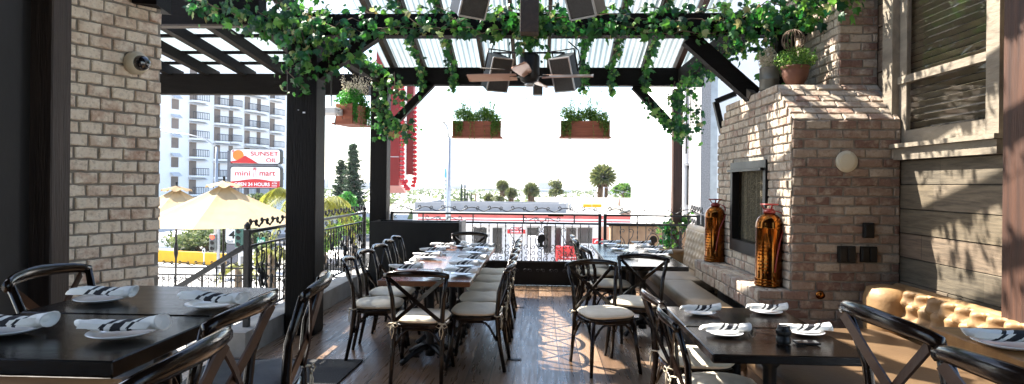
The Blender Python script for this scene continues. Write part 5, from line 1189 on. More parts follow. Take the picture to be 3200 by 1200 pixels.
# ---------------------------------------------------------------- hotel
HA, HB = at(490, 572, Y=84.6), at(892, 572, Y=109.0); HA.z = HB.z = 0
hd = (HB - HA).normalized(); hn = Vector((hd.y, -hd.x, 0))
def hs_(u):
    d = ray(u, 572); d.z = 0
    den = d.x * hd.y - d.y * hd.x; return (HA.y * d.x - HA.x * d.y) / -(d.y * 0 + hd.y * d.x - hd.x * d.y)
def hpt(s, z, o=0): return Vector((HA.x + hd.x * s + hn.x * o, HA.y + hd.y * s + hn.y * o, z))
def hz(u, v):
    q = hpt(hs_(u), 0); return at(u, v, Y=q.y).z
t = thing('hotel_tower', 'tall white hotel with rounded balconies and striped awnings beyond the umbrellas', 'building', tuple(hpt(15, -4.2)))
s0, s1, s2 = hs_(300), hs_(893), hs_(1016)
g = MB(); g.prism([hpt(s0, -4.2), hpt(s1, -4.2), hpt(s1, -4.2, -25), hpt(s0, -4.2, -25)], (0, 0, 48)); g.build('wall', M['stucco'], t)
g = MB(); g.prism([hpt(s1 + .02, -4.2, -.9), hpt(s2, -4.2, -.9), hpt(s2, -4.2, -24), hpt(s1 + .02, -4.2, -24)], (0, 0, 47)); g.build('side_wall', M['stucco'], t)
FL = 2.78
M['awning'] = pm('grey_striped_awning', (.8, .8, .8), (.35, .35, .36), 30, .8, 0, stretch=(1, 1, .02))
def hbox(mb, u0, u1, z0, z1, o0, o1):
    a, b = hs_(u0), hs_(u1); mb.prism([hpt(a, z0, o0), hpt(b, z0, o0), hpt(b, z0, o1), hpt(a, z0, o1)], (0, 0, z1 - z0))
zc0 = hz(545, 386)
for k in range(-4, 3):
    zc = zc0 + k * FL
    g = MB(); hbox(g, 534, 556, zc - .72, zc + .72, .0, .06); f = g.build('window', M['curtainwin'], t)
    g = MB(); a, b = hs_(531), hs_(559); g.prism([hpt(a, zc + 1.35, .02), hpt(b, zc + 1.35, .02), hpt(b, zc + .8, .7), hpt(a, zc + .8, .7)], hn * .03); g.build('awning', M['awning'], t)
def fence_panel(mb, u0, u1, z, o):
    a, b = hs_(u0), hs_(u1); n = 9
    mb.bar(hpt(a, z + 1.05, o), hpt(b, z + 1.05, o), .09, .09); mb.bar(hpt(a, z + .12, o), hpt(b, z + .12, o), .06, .06)
    for i in range(n + 1): mb.bar(hpt(a + (b - a) * i / n, z, o), hpt(a + (b - a) * i / n, z + 1.05, o), .055, .05, up=(1, 0, 0))
M['ironfar'] = pm('balcony_iron', (.05, .05, .055), (.03, .03, .035), 2, .6, 0)
for ci, (u0, u1, vref) in enumerate(((589, 639, 374), (666, 709, 386), (712, 742, 389), (761, 799, 398), (800, 826, 402), (840, 875, 411))):
    zb = hz((u0 + u1) / 2, vref)
    for k in range(-4, 3):
        z = zb + k * FL; a, b = hs_(u0), hs_(u1)
        if z < -3.5: continue
        bal = MB(); m = 8; arc = [hpt(a + (b - a) * i / m, z - .28, .02 + .9 * math.sin(PI * (.12 + .76 * i / m)) ** .5) for i in range(m + 1)]
        bal.prism([hpt(a, z - .28, .0)] + arc + [hpt(b, z - .28, .0)], (0, 0, .28)); bo = bal.build('balcony', M['stucco'], t)
        g = MB(); fence_panel(g, u0, u1, z, .85); g.build('railing', M['ironfar'], bo)
        g = MB(); hbox(g, u0 + 1, u0 + (u1 - u0) * .45, z + .02, z + 2.15, .0, .07); g.build('door', M['curtainwin'], t)
        g = MB(); a2, b2 = hs_(u0 - 1), hs_(u1 + 1); g.prism([hpt(a2, z - .30, .05), hpt(b2, z - .30, .05), hpt(b2, z - .62, .75), hpt(a2, z - .62, .75)], hn * .02); g.build('awning', M['awning'], t)
for k in range(10):
    g = MB(); a = hs_(1001); z = -2 + k * 2.78; g.prism([hpt(a, z, -.86), hpt(a + .5, z, -.86), hpt(a + .5, z, -.8), hpt(a, z, -.8)], (0, 0, 1.6)); g.build('window', M['windowdark'], t)

# ---------------------------------------------------------------- lettering helper
def text(body, width, height, c, parent, m, xdir=(1, 0, 0), n=(0, -1, 0), name='lettering', depth=.012, bold=.0, align='CENTER', kind=None):
    cu = bpy.data.curves.new('t', 'FONT'); cu.body = body; cu.size = 1; cu.extrude = 0; cu.offset = bold; cu.align_x = 'CENTER'
    o = bpy.data.objects.new('t', cu); COL.objects.link(o); dg = bpy.context.evaluated_depsgraph_get(); me = bpy.data.meshes.new_from_object(o.evaluated_get(dg)); bpy.data.objects.remove(o)
    xs = [v.co.x for v in me.vertices]; ys = [v.co.y for v in me.vertices]; w0, h0 = max(xs) - min(xs), max(ys) - min(ys); cx, cy = (max(xs) + min(xs)) / 2, (max(ys) + min(ys)) / 2
    X = Vector(xdir); Nn = Vector(n); Zv = Vector((0, 0, 1)); off = Vector((0, 0, 0)); p = parent
    while p is not None: off += p.location; p = p.parent
    g = MB(); g.v = [tuple(Vector(c) + X * ((v.co.x - cx) / w0 * width) + Zv * ((v.co.y - cy) / h0 * height) + Nn * .004) for v in me.vertices]
    g.f = [tuple(f.vertices) for f in me.polygons]; g.sm = [False] * len(g.f)
    return g.build(name, m, parent)
# pole sign
SY = 40.0
def sp(u, v, dy=0): return at(u, v, Y=SY + dy)
t = thing('fuel_sign', 'double red and white roadside sign with a red hill and sun', 'sign', tuple(Vector((sp(720, 600).x, SY + .5, -4.2))))
g = MB(); q = sp(716, 520); g.box((q.x - .28, SY + .30, -4.2), (q.x + .30, SY + .8, sp(716, 470).z)); q2 = sp(846, 520); g.box((q.x, SY + .02, sp(800, 522).z), (q2.x + .3, SY + .45, sp(800, 508).z)); g.build('post', pm('sign_steel', (.14, .14, .16), None, 3, .6, 0), t)
def rrect(x0, z0, x1, z1, r, y):
    o = []
    for cx, cz, a0 in ((x1 - r, z0 + r, -90), (x1 - r, z1 - r, 0), (x0 + r, z1 - r, 90), (x0 + r, z0 + r, 180)):
        for k in range(5): a = R(a0 + 22.5 * k); o.append((cx + r * math.cos(a), y, cz + r * math.sin(a)))
    return o
def board(u0, v0, u1, v1):
    a, b = sp(u0, v0), sp(u1, v1); x0, x1, z1, z0 = a.x, b.x, a.z, b.z
    g = MB(); g.prism(rrect(x0, z0, x1, z1, .2, SY), (0, .4, 0)); bo = g.build('board', M['black'], t)
    g = MB(); g.prism(rrect(x0 + .05, z0 + .05, x1 - .05, z1 - .05, .17, SY - .012), (0, .01, 0)); g.build('face', pm('sign_face', (.86, .86, .86), None, 2, .4, 0), bo)
    return x0, x1, z0, z1
x0, x1, z0, z1 = board(719, 464, 877, 514); W_, H_ = x1 - x0, z1 - z0
def flat(poly, y, m, name): 
    g = MB(); g.prism([(x, y, z) for x, z in poly], (0, .006, 0)); return g.build(name, m, t)
flat([(x0 + W_ * (.165 + .11 * math.cos(a)), z0 + H_ * (.57 + .34 * math.sin(a))) for a in [2 * PI * k / 24 for k in range(24)]], SY - .022, M['orange'], 'sun_disc')
flat([(x0 + .06, z0 + .07), (x0 + W_ * .56, z0 + .06), (x0 + W_ * .5, z0 + H_ * .17), (x0 + W_ * .44, z0 + H_ * .3), (x0 + W_ * .37, z0 + H_ * .42), (x0 + W_ * .30, z0 + H_ * .56), (x0 + W_ * .24, z0 + H_ * .42), (x0 + W_ * .14, z0 + H_ * .24), (x0 + .06, z0 + H_ * .17)], SY - .032, M['red'], 'hill_shape')
def palmlogo(cx, zt, s, y, trunks):
    g = MB()
    for k in range(9): a = R(-20 + k * 27.5); g.prism([(cx, y, zt), (cx + s * math.cos(a - .15) * .6, y, zt + s * .6 * math.sin(a - .15)), (cx + s * math.cos(a), y, zt + s * math.sin(a)), (cx + s * math.cos(a + .15) * .6, y, zt + s * .6 * math.sin(a + .15))], (0, .005, 0))
    for dx in trunks: g.prism([(cx + dx * .6 - .01, y, zt), (cx + dx * .6 + .01, y, zt), (cx + dx * 1.2 + .014, y, zt - s * 3), (cx + dx * 1.2 - .014, y, zt - s * 3)], (0, .005, 0))
    g.build('palm_emblem', M['red'], t)
palmlogo(x0 + W_ * .065, z0 + H_ * .82, .11, SY - .02, (0,))
text('SUNSET', W_ * .55, H_ * .27, (x0 + W_ * .685, SY - .022, z0 + H_ * .68), t, M['red'], bold=.02)
text('OIL', W_ * .21, H_ * .27, (x0 + W_ * .82, SY - .022, z0 + H_ * .26), t, M['red'], bold=.02)
x0, x1, z0, z1 = board(719, 519, 877, 590); W_, H_ = x1 - x0, z1 - z0
flat([(x0 + .06, z0 + .07), (x1 - .06, z0 + .07), (x1 - .06, z0 + H_ * .35)] + [(x1 - .06 - (W_ - .12) * k / 10, z0 + H_ * (.33 + .10 * math.sin(PI * max(0, min(1, (k / 10 - .15) / .7))))) for k in range(1, 10)] + [(x0 + .06, z0 + H_ * .31)], SY - .022, M['red'], 'hill_shape')
text('mini', W_ * .30, H_ * .21, (x0 + W_ * .25, SY - .022, z0 + H_ * .68), t, M['red'], bold=.015)
text('mart', W_ * .31, H_ * .21, (x0 + W_ * .74, SY - .022, z0 + H_ * .68), t, M['red'], bold=.015)
palmlogo(x0 + W_ * .49, z0 + H_ * .86, .17, SY - .024, (-.08, .08))
text('OPEN 24 HOURS', W_ * .70, H_ * .16, (x0 + W_ * .44, SY - .034, z0 + H_ * .19), t, M['white'], bold=.02)
text('ATM', W_ * .10, H_ * .08, (x0 + W_ * .88, SY - .034, z0 + H_ * .24), t, M['white'], bold=.02)
text('INSIDE', W_ * .10, H_ * .06, (x0 + W_ * .88, SY - .034, z0 + H_ * .13), t, M['white'], bold=.02)
# price sign
SY = 37.0
t = thing('price_sign', 'white roadside price board reading 42 under the umbrella edge', 'sign', (sp(745, 800).x, SY + .3, -4.2))
x0, x1, z0, z1 = board(703, 706, 772, 764); W_, H_ = x1 - x0, z1 - z0
text('Unleaded', W_ * .6, H_ * .13, (x0 + W_ * .5, SY - .024, z0 + H_ * .88), t, M['black']); text('42', W_ * .58, H_ * .42, (x0 + W_ * .47, SY - .024, z0 + H_ * .52), t, M['black'], bold=.02); text('Self Serve', W_ * .78, H_ * .14, (x0 + W_ * .5, SY - .024, z0 + H_ * .15), t, M['black'])
x0, x1, z0, z1 = board(742, 768, 775, 834); W_, H_ = x1 - x0, z1 - z0
text('44', W_ * .6, H_ * .2, (x0 + W_ * .4, SY - .024, z0 + H_ * .78), t, M['black']); flat([(x0 + W_ * .3, z0 + H_ * .1), (x0 + W_ * .7, z0 + H_ * .1), (x0 + W_ * .7, z0 + H_ * .5), (x0 + W_ * .3, z0 + H_ * .5)], SY - .022, pm('grey_print', (.3, .28, .25), None, 3, .6, 0), 'print')
g = MB(); g.box((x0, SY + .1, -4.2), (x0 + .3, SY + .35, z0 + 2)); g.build('post', M['greenpaint'] if False else M['metal'], t)
SY = 34.0
t = thing('atm_sign', 'small green ATM sign near the stair railing post', 'sign', (sp(814, 780).x, SY + .1, -4.2))
a, b = sp(803, 742), sp(826, 766); g = MB(); g.prism(rrect(a.x, b.z, b.x, a.z, .05, SY), (0, .1, 0)); g.build('board', M['greenpaint'], t); text('ATM', (b.x - a.x) * .8, (a.z - b.z) * .4, ((a.x + b.x) / 2, SY - .004, (a.z + b.z) / 2), t, M['white'], bold=.02)
g = MB(); g.box(((a.x + b.x) / 2 - .05, SY + .11, -4.2), ((a.x + b.x) / 2 + .05, SY + .2, b.z + .2)); g.build('post', M['metal'], t)
# traffic signals
def signal(label, u, v0, v1, Y, m, lit=True, pole=True):
    a, b = at(u, v0, Y=Y), at(u, v1, Y=Y); h = a.z - b.z; t = thing('traffic_light', label, 'traffic light', (a.x, Y, -4.2))
    g = MB(); g.bbox((a.x - h * .2, Y - .12, b.z), (a.x + h * .2, Y + .12, a.z), .03); g.build('housing', m, t)
    for k in range(3):
        z = a.z - h * (k + .5) / 3; g = MB(); g.v = []; g.lathe([(h * .11, 0), (h * .13, .02), (h * .1, .03), (0, .03)], (0, 0, 0), 14, False); g.v = [(a.x + x, Y - .12 - zz, z + y) for x, y, zz in g.v]; g.f = [f[::-1] for f in g.f]
        g.build('lamp', pm('red_lamp', (.8, .02, .01), None, 3, .4, 0, emit=(1, .05, .02, 1.5)) if (k == 0 and lit) else M['black'], t)
        g = MB(); g.tube([(a.x + h * .14 * math.cos(aa), Y - .13 - .12 * max(0, math.sin(aa)), z + h * .14 * math.sin(aa)) for aa in [PI * j / 8 for j in range(9)]], .02, 4); g.build('visor', m, t)
    g = MB(); g.box((a.x + h * .21, Y, -4.2), (a.x + h * .33, Y + .15, a.z + .3)); g.build('pole', M['metal'] if m is not M['greenpaint'] else m, t)
M['signalgrey'] = pm('signal_grey', (.16, .17, .16), None, 3, .6, 0); M['signalgreen'] = pm('signal_green', (.05, .14, .11), None, 3, .6, 0)
signal('traffic light showing red, left of the umbrella pole', 667, 731, 784, 36, M['signalgrey'])
signal('dark green traffic light in front of the price board', 749, 712, 772, 30, M['signalgreen'], False)
# yellow wall, low building and trees under the umbrella
g = MB(); a, b = at(440, 838, Y=43), at(705, 840, Y=41); g.prism([(a.x, 43, -4.2), (b.x, 41, -4.2), (b.x, 41.3, -4.2), (a.x, 43.3, -4.2)], (0, 0, .82)); tag(g.build('low_wall', M['yellow']), 'low yellow wall across the street under the umbrellas', 'wall')
t = thing('low_building', 'low grey and white building across the street beside the umbrella pole', 'building', (-26, 52, -4.2))
a, b = at(380, 700, Y=52), at(545, 700, Y=52); g = MB(); g.box((a.x, 52, -4.2), (b.x, 60, at(500, 775, Y=52).z)); g.build('wall', M['concrete'], t); g = MB(); g.box((a.x, 51.5, at(500, 775, Y=52).z + .01), (b.x + .3, 60, at(500, 745, Y=52).z)); g.build('roof', M['stucco'], t)
SY = 38.0
t = thing('parking_sign', 'tiny white sign on a thin post in front of the yellow wall', 'sign', (sp(637, 830).x, SY, -4.2)); q = sp(637, 785)
g = MB(); g.box((q.x - .02, SY, -4.2), (q.x + .02, SY + .03, q.z + .2)); g.build('post', M['white'], t); g = MB(); g.box((q.x - .09, SY - .02, q.z - .12), (q.x + .09, SY - .005, q.z + .14)); g.build('plate', M['white'], t); g = MB(); g.box((q.x - .04, SY - .03, q.z - .05), (q.x + .04, SY - .025, q.z + .08)); g.build('print', M['black'], t)
def lobes(mb, c, rad, n, size, r, nl=9, cone=False):
    c = Vector(c); L = []
    for k in range(nl):
        v = rdir(r) * r.random() ** .33
        if cone: zz = r.random(); v = Vector((v.x * (1 - zz) * .9, v.y * (1 - zz) * .9, zz * 2 - 1)); lr = .10 + .26 * (1 - zz)
        else: lr = r.uniform(.26, .45); v *= .72
        L.append((c + Vector((v.x * rad[0], v.y * rad[1], v.z * rad[2])), lr))
    for k in range(n):
        p, lr = L[r.randrange(nl)]; v = rdir(r) * (r.random() ** .45) * lr; s = size * r.uniform(.5, 1.4)
        q = p + Vector((v.x * rad[0], v.y * rad[1], v.z * rad[2] * (1 if not cone else .35))); leaf_simple(mb, q, s, (rdir(r) + Vector((0, 0, -.3))).normalized(), rdir(r))
def conifer_crown(mb, base, top, rad, r, n, size):
    H = (top - base).length
    for k in range(n):
        u = r.random() ** 1.25; z = base.z + (top.z - base.z) * u; an = r.uniform(0, 6.3); L = rad * (1 - u) ** .8 * r.uniform(.45, 1.25) + .15; d = Vector((math.cos(an), math.sin(an), r.uniform(-.25, .25)))
        for j in range(16): q = r.random(); leaf_simple(mb, Vector((base.x, base.y, z)) + d * L * q + Vector((r.gauss(0, .16), r.gauss(0, .16), r.gauss(0, .10) + .25 * q * q)) * (.5 + rad * .15), size * r.uniform(.5, 1.2), d + rdir(r) * .8, rdir(r))
def tree(name, label, u, v0, v1, Y, wpx, m, size, n, seed, zb=-4.2, nl=10, cone=False, cat='tree', group=None):
    r = random.Random(seed); a, b = at(u, v0, Y=Y), at(u, v1, Y=Y); rx = wpx / 2 * Y / F; rz2 = (a.z - b.z) / 2; c = ((a.x), Y, (a.z + b.z) / 2)
    t = thing(name, label, cat, (a.x, Y, zb), group=group)
    g = MB(); (conifer_crown(g, b, a, rx * 1.05, r, n // 14, size * 1.1) if cone else lobes(g, c, (rx, rx, rz2), n, size, r, nl, cone)); g.build('crown', m, t)
    g = MB(); g.tube([(a.x, Y, zb), (a.x + .05 * rx, Y, (zb + b.z) / 2), (a.x, Y, c[2]), (a.x, Y, c[2] + rz2 * .6)], [rx * .09 + .08, rx * .07 + .06, rx * .05 + .03, .02], 7)
    for k in range(6): e = rdir(r); g.tube([(a.x, Y, b.z + .2 * rz2), (a.x + e.x * rx * .35, Y + e.y * rx * .35, c[2] - .1 * rz2), (a.x + e.x * rx * .7, Y + e.y * rx * .7, c[2] + e.z * rz2 * .5)], [.06 + rx * .02, .04, .02], 5)
    g.build('trunk', M['bark'], t); return t
tree('street_tree', 'broad dark street tree behind the red traffic light', 640, 690, 812, 50, 260, M['tree'], .16, 5200, 51, nl=16)
tree('street_tree', 'street tree behind the price board', 790, 690, 830, 52, 130, M['tree'], .16, 2600, 52, nl=10)
tree('street_tree', 'small olive tree above the price board beneath the red sign', 795, 590, 700, 56, 120, M['tree'], .18, 1800, 53)
def queen_palm(label, u, v, Y, R_, seed, m, n=22):
    r = random.Random(seed); a = at(u, v, Y=Y); t = thing('feather_palm', label, 'palm tree', (a.x, Y, -4.2), group='yellow green feather palms beyond the left railing'); g = MB()
    for k in range(n):
        an = r.uniform(0, 2 * PI); el = r.uniform(.1, 1.2); d = Vector((math.cos(an), math.sin(an), 0)); L = R_ * r.uniform(.8, 1.15)
        prev = None
        for j in range(26):
            u_ = (j + 1) / 26; q = Vector(a) + d * L * u_ * math.cos(el * .6) * (1 - .15 * u_) + Vector((0, 0, L * (math.sin(el) * u_ - 1.05 * u_ * u_)))
            side = Vector((-d.y, d.x, 0))
            for s in (-1, 1):
                for w_ in range(2):
                    ll = L * .26 * math.sin(PI * min(1, u_ * .9 + .08)) * r.uniform(.7, 1.1); e = (side * s * .75 + d * .3 + Vector((0, 0, -.75 + r.uniform(-.3, .3)))).normalized()
                    tip = q + e * ll; b_ = d * .018 * R_ / 1.5; g.add([q - b_, q + b_, tip], [(0, 1, 2)])
    g.build('crown', m, t); g = MB(); g.tube([(a.x, Y, -4.2), (a.x, Y, a.z)], [.2, .13], 8); g.build('trunk', M['bark'], t)
queen_palm('yellow green feather palm just right of the thick black post', 985, 640, 22, 1.9, 61, M['yellowgreen'], 26)
queen_palm('yellow green feather palm behind the right edge of the umbrella', 905, 615, 26, 2.1, 62, M['yellowgreen'], 26)
queen_palm('low yellow green palm behind the stair railing', 745, 835, 24, 1.1, 63, M['yellowgreen'], 18)
queen_palm('yellow green palm down behind the left railing posts', 850, 790, 20, 1.0, 64, M['yellowgreen'], 18)
tree('tall_conifer', 'tall dark conifer rising above the left railing, the taller one', 1102, 455, 660, 62, 78, M['conifer'], .17, 4200, 71, nl=44, cone=True)
tree('tall_conifer', 'dark conifer left of the taller conifer', 1066, 505, 650, 64, 62, M['conifer'], .17, 2600, 72, nl=30, cone=True)
tree('round_tree', 'rounded mid green tree in front of the conifers', 1085, 590, 690, 42, 82, M['fern'], .13, 3000, 73, nl=14)
tree('shrub', 'green shrubs seen through the left railing by the far corner', 1105, 660, 760, 30, 130, M['shrub'], .10, 2600, 74, nl=14, cat='shrub')
tree('shrub', 'leafy shrub seen through the middle of the left railing', 1015, 690, 790, 26, 110, M['shrub'], .10, 2400, 75, nl=12, cat='shrub')
tree('shrub', 'dark green shrub behind the near part of the left railing', 840, 760, 860, 22, 100, M['tree'], .09, 2000, 76, nl=12, cat='shrub')
# street furniture
def lamp(label, u, v0, Y, arm_u, arm_v, banner=False):
    a = at(u, v0, Y=Y); b = at(arm_u, arm_v, Y=Y); t = thing('street_lamp', label, 'street lamp', (a.x, Y, -4.2))
    g = MB(); g.tube([(a.x, Y, -4.2), (a.x, Y, a.z)], [.16, .10], 10); g.build('pole', M['metal'], t)
    m_ = a.lerp(b, .5); m_.z = a.z + (b.z - a.z) * .8; g = MB(); g.tube([a, a.lerp(b, .2) + Vector((0, 0, (b.z - a.z) * .35)), m_, b], .05, 6); g.build('arm', M['metal'], t)
    g = MB(); g.lathe([(0, -.02), (.2, -.01), (.22, .04), (.12, .12), (0, .14)], tuple(b), 12, False); g.build('lamp_head', M['white'], t)
    if banner:
        p0, p1 = at(u - 11, 526, Y=Y), at(u - 2, 640, Y=Y); g = MB(); g.box((p0.x - .05, Y - .02, p1.z), (p1.x - .05, Y + .0, p0.z)); bn = g.build('banner', M['white'], t)
        g = MB(); g.box((p0.x - .05, Y - .03, p0.z - .45), (p1.x - .05, Y - .021, p0.z)); g.build('banner_top', M['bluepaint'], bn)
        for k in range(6): g = MB(); zz = p0.z - .6 - k * .2; g.bar((p0.x + .0, Y - .03, zz), (p1.x - .1, Y - .03, zz), .004, .05); g.build('print', M['bluepaint'] if k % 2 else M['windowdark'], bn)
lamp('street lamp with a vertical blue banner between the red sign and planters', 1403, 430, 30, 1385, 381, True)
lamp('street lamp with a long curved arm in front of the hotel', 677, 460, 45, 500, 410)
# red marquee
SY = 14.0
a, b = sp(1216, 262), sp(1246, 580); t = thing('marquee_sign', 'red vertical marquee sign edged with rows of red bulbs', 'sign', (a.x, SY, b.z))
g = MB(); g.box((a.x - .3, SY, b.z), (b.x, SY + .3, a.z + .8)); g.build('cabinet', M['redlit'], t)
g = MB(); q = sp(1248, 400); g.box((a.x - .29, SY - .008, sp(1230, 490).z - .006), (b.x, SY - .001, sp(1230, 490).z + .006)); g.build('seam', M['white'], t)
c, d = sp(1262, 262), sp(1280, 545); g = MB(); g.box((c.x, SY + .35, d.z), (d.x, SY + .6, a.z + .8)); g.build('back_cabinet', pm('dark_red_marquee', (.22, .015, .015), (.15, .01, .01), 2, .5, .03), t)
g = MB(); g.box((b.x + .004, SY + .1, sp(1250, 560).z), (c.x - .002, SY + .55, a.z + .8)); g.build('bulb_channel', M['white'], t)
g = MB(); c2 = sp(1216, 588); g.prism([(a.x - .3, SY + .001, b.z - .002), (b.x, SY + .001, b.z - .002), (b.x + .08, SY + .001, b.z - .06), (b.x + .15, SY + .001, b.z - .17), (a.x - .3, SY + .001, b.z - .17)], (0, .28, 0)); g.build('curved_end', pm('pinkish_sign_end', (.75, .33, .26), None, 2, .5, 0), t)
M['bulb'] = pm('red_bulb', (.60, .008, .02), (.5, .005, .015), 3, .2, 0, coat=.5)
bm_ = None
spots = [(1256, 268 + 14.2 * k) for k in range(22)] + [(1284, 330 + 14.2 * k) for k in range(17)] + [(1262, 575), (1268, 584), (1273, 590), (1279, 580), (1282, 568), (1267, 566)]
for (u, v) in spots:
    q = sp(u, v); g = MB()
    if bm_ is None:
        g.lathe([(0, 0), (.03, 0), (.032, .03), (.045, .06), (.047, .085), (.03, .11), (0, .118)], (0, 0, 0), 10, False); g.v = [(z, x, y) for x, y, z in g.v]; o = g.build('bulb', M['bulb'], t, world=False); bm_ = o.data
    else: o = bpy.data.objects.new('bulb', bm_); COL.objects.link(o); o.parent = t
    o.location = Vector((q.x - .05, SY + .02 if u < 1275 else SY + .4, q.z)) - t.location
# mini mart
MY = 38.0
def mp_(u, v, Y=MY): return at(u, v, Y=Y)
t = thing('mini_mart', 'low white shop with red striped fascia seen through the far railing', 'building', (0, MY + 4, -4.2))
xa, xb = mp_(1290, 700).x, mp_(1900, 700).x; zt, zf = mp_(1600, 668).z, mp_(1600, 704).z
g = MB(); g.box((xa + .5, MY + 1, -4.2), (xb - .3, MY + 13, zt - .1)); g.build('wall', M['white'], t)
g = MB(); g.box((xa, MY, zf), (xb + 1.4, MY + .6, zt)); g.box((xa, MY + .61, zf + .1), (xb + 1.4, MY + 13.2, zf + .3)); g.build('fascia', M['white'], t)
hh = zt - zf
g = MB(); g.box((xa + .3, MY - .012, zf + hh * .62), (xb + 1.4, MY - .002, zf + hh * .93)); g.build('red_band', pm('overexposed_red', (.62, .13, .11), None, 1, .6, 0), t)  # red lightened in the colour to look overexposed
g = MB(); g.box((xa + .3, MY - .012, zf + hh * .38), (xb + 1.4, MY - .002, zf + hh * .47)); g.build('red_stripe', M['red'], t)
g = MB(); g.box((xa - .5, MY + 3, zt - .09), (mp_(1770, 650, 41).x, MY + 3.2, zt + .55)); g.box((xa - .5, MY + 13, zt - .09), (mp_(1770, 650, 50).x, MY + 13.2, zt + .35)); g.box((xa - .5, MY + 3.2, zt - .09), (xa - .3, MY + 13, zt + .45)); g.build('parapet', pm('grey_parapet', (.30, .31, .33), (.22, .23, .25), 1, .8, .05), t)
g = MB(); g.box((xa - .4, MY + .7, zt - .095), (xb + 1, MY + 13, zt - .05)); g.build('roof', M['concrete'], t)
for i, (u0, u1, va, vb) in enumerate(((1648, 1682, 712, 775), (1700, 1722, 706, 790), (1735, 1752, 712, 795), (1770, 1800, 712, 775), (1806, 1850, 712, 760), (1480, 1520, 712, 790), (1540, 1568, 712, 790))):
    g = MB(); p, q = mp_(u0, va, MY + 1), mp_(u1, vb, MY + 1); g.box((p.x, MY + .93, q.z), (q.x, MY + .99, p.z)); g.build('window', M['windowdark'], t)
for u in (1598, 1692, 1760, 1925): q = mp_(u, 800, MY + .3); g = MB(); g.box((q.x - .12, MY + .2, -4.2), (q.x + .12, MY + .45, zf - .01)); g.build('column', M['white'], t)
p, q = mp_(1586, 704, MY + .1), mp_(1642, 730, MY + .1)
g = MB(); g.box((p.x, MY + .06, q.z), (q.x, MY + .15, p.z - .03)); g.build('sign_board', M['white'], t)
g = MB(); g.box((p.x, MY + .03, q.z), (q.x, MY + .055, q.z + .25)); g.build('red_strip', M['red'], t)
text('mart', (q.x - p.x) * .58, .16, ((p.x + q.x) / 2 + .12, MY + .05, p.z - .14), t, M['red'], bold=.02); text('DRINK 01', (q.x - p.x) * .7, .11, ((p.x + q.x) / 2, MY + .025, q.z + .12), t, M['white'], bold=.02)
p, q = mp_(1650, 740, 36), mp_(1680, 790, 36); g = MB(); g.bbox((p.x, 36, -4.2), (q.x, 36.8, p.z), .03); o = g.build('vending_machine', M['white']); tag(o, 'white vending machine with red panels under the shop canopy', 'machine')
g = MB(); g.box((p.x + .05, 35.97, -4.0), (q.x - .05, 35.99, -3.5)); g.box((p.x + .05, 35.97, -3.2), (q.x - .05, 35.99, -3.05)); g.build('red_panel', M['red'], o)
p, q = mp_(1738, 771, 33), mp_(1806, 818, 33)
t = thing('red_banner_box', 'red display box reading King to the rush in front of the shop', 'display', ((p.x + q.x) / 2, 33, q.z))
g = MB(); g.bbox((p.x, 33, q.z - .6), (q.x, 33.6, p.z), .03); g.build('box', M['red'], t); text('King to the rush', (q.x - p.x) * .62, .10, ((p.x + q.x) / 2 + .1, 32.99, q.z + .22), t, M['white'], bold=.02)
g = MB(); g.box((p.x + .1, 32.98, q.z + .02), (q.x - .05, 32.995, q.z + .09)); g.build('white_stripe', M['white'], t)
p, q = mp_(1852, 745, 34), mp_(1884, 762, 34)
t = thing('phone_sign', 'red sign with a white arc hanging by the shop column', 'sign', (p.x, 34, q.z)); g = MB(); g.box((p.x, 34, q.z - .05), (q.x, 34.1, p.z)); g.build('board', M['red'], t)
g = MB(); cx_, cz_ = (p.x + q.x) / 2, q.z; g.tube([(cx_ + .17 * math.cos(a), 33.99, cz_ + .05 + .15 * math.sin(a)) for a in [PI * j / 8 for j in range(9)]], .035, 5); g.build('arc', M['white'], t); g = MB(); g.box((cx_ - .04, 34.02, -4.2), (cx_ + .04, 34.09, q.z - .06)); g.build('post', M['metal'], t)
# parked cars behind the railing on the left street and forecourt
def car(label, c, yaw, m):
    t = thing('parked_car', label, 'car', c, yaw, group='cars on the street below'); L, W2 = 2.2, .88
    prof = [(-L, .35), (-L, .75), (-L + .25, .88), (-1.2, .93), (-.6, 1.38), (.9, 1.42), (1.55, .98), (L - .05, .85), (L, .5), (L - .05, .3), (-L + .05, .28)]
    g = MB(); g.prism([(x, -W2, z) for x, z in prof], (0, 2 * W2, 0)); g.build('body', m, t, world=False)
    g = MB(); wn = [(-1.0, .97), (-.52, 1.32), (.82, 1.35), (1.3, 1.0)]
    for y in (-W2 - .012, W2 + .002): g.prism([(x, y, z) for x, z in wn], (0, .01, 0))
    g.build('side_window', M['windowdark'], t, world=False)
    for x in (-1.35, 1.35):
        for y in (-W2 - .02, W2 - .16):
            g = MB(); g.lathe([(0, 0), (.30, 0), (.32, .03), (.32, .15), (.30, .18), (0, .18)], n=18, caps=False); g.v = [(x + a, y + c_, .32 + b) for a, b, c_ in g.v]; g.f = [f[::-1] for f in g.f]; wh = g.build('wheel', M['black'], t, world=False)
    for y in (-.6, .6): g = MB(); g.box((L - .02, y - .16, .55), (L + .01, y + .16, .7)); g.build('headlight', M['white'], t, world=False)
q = at(1060, 840, z=-4.2); car('white parked car down behind the left railing', (-9.6, 29, -4.2), R(75), M['white'])
car('dark parked car farther along the street behind the left railing', (-12.8, 40, -4.2), R(75), M['windowdark'])
car('silver car on the shop forecourt behind the lens of chairs', (1.6, 31, -4.2), R(8), M['metal'])
bpy.data.objects[-1] if False else None
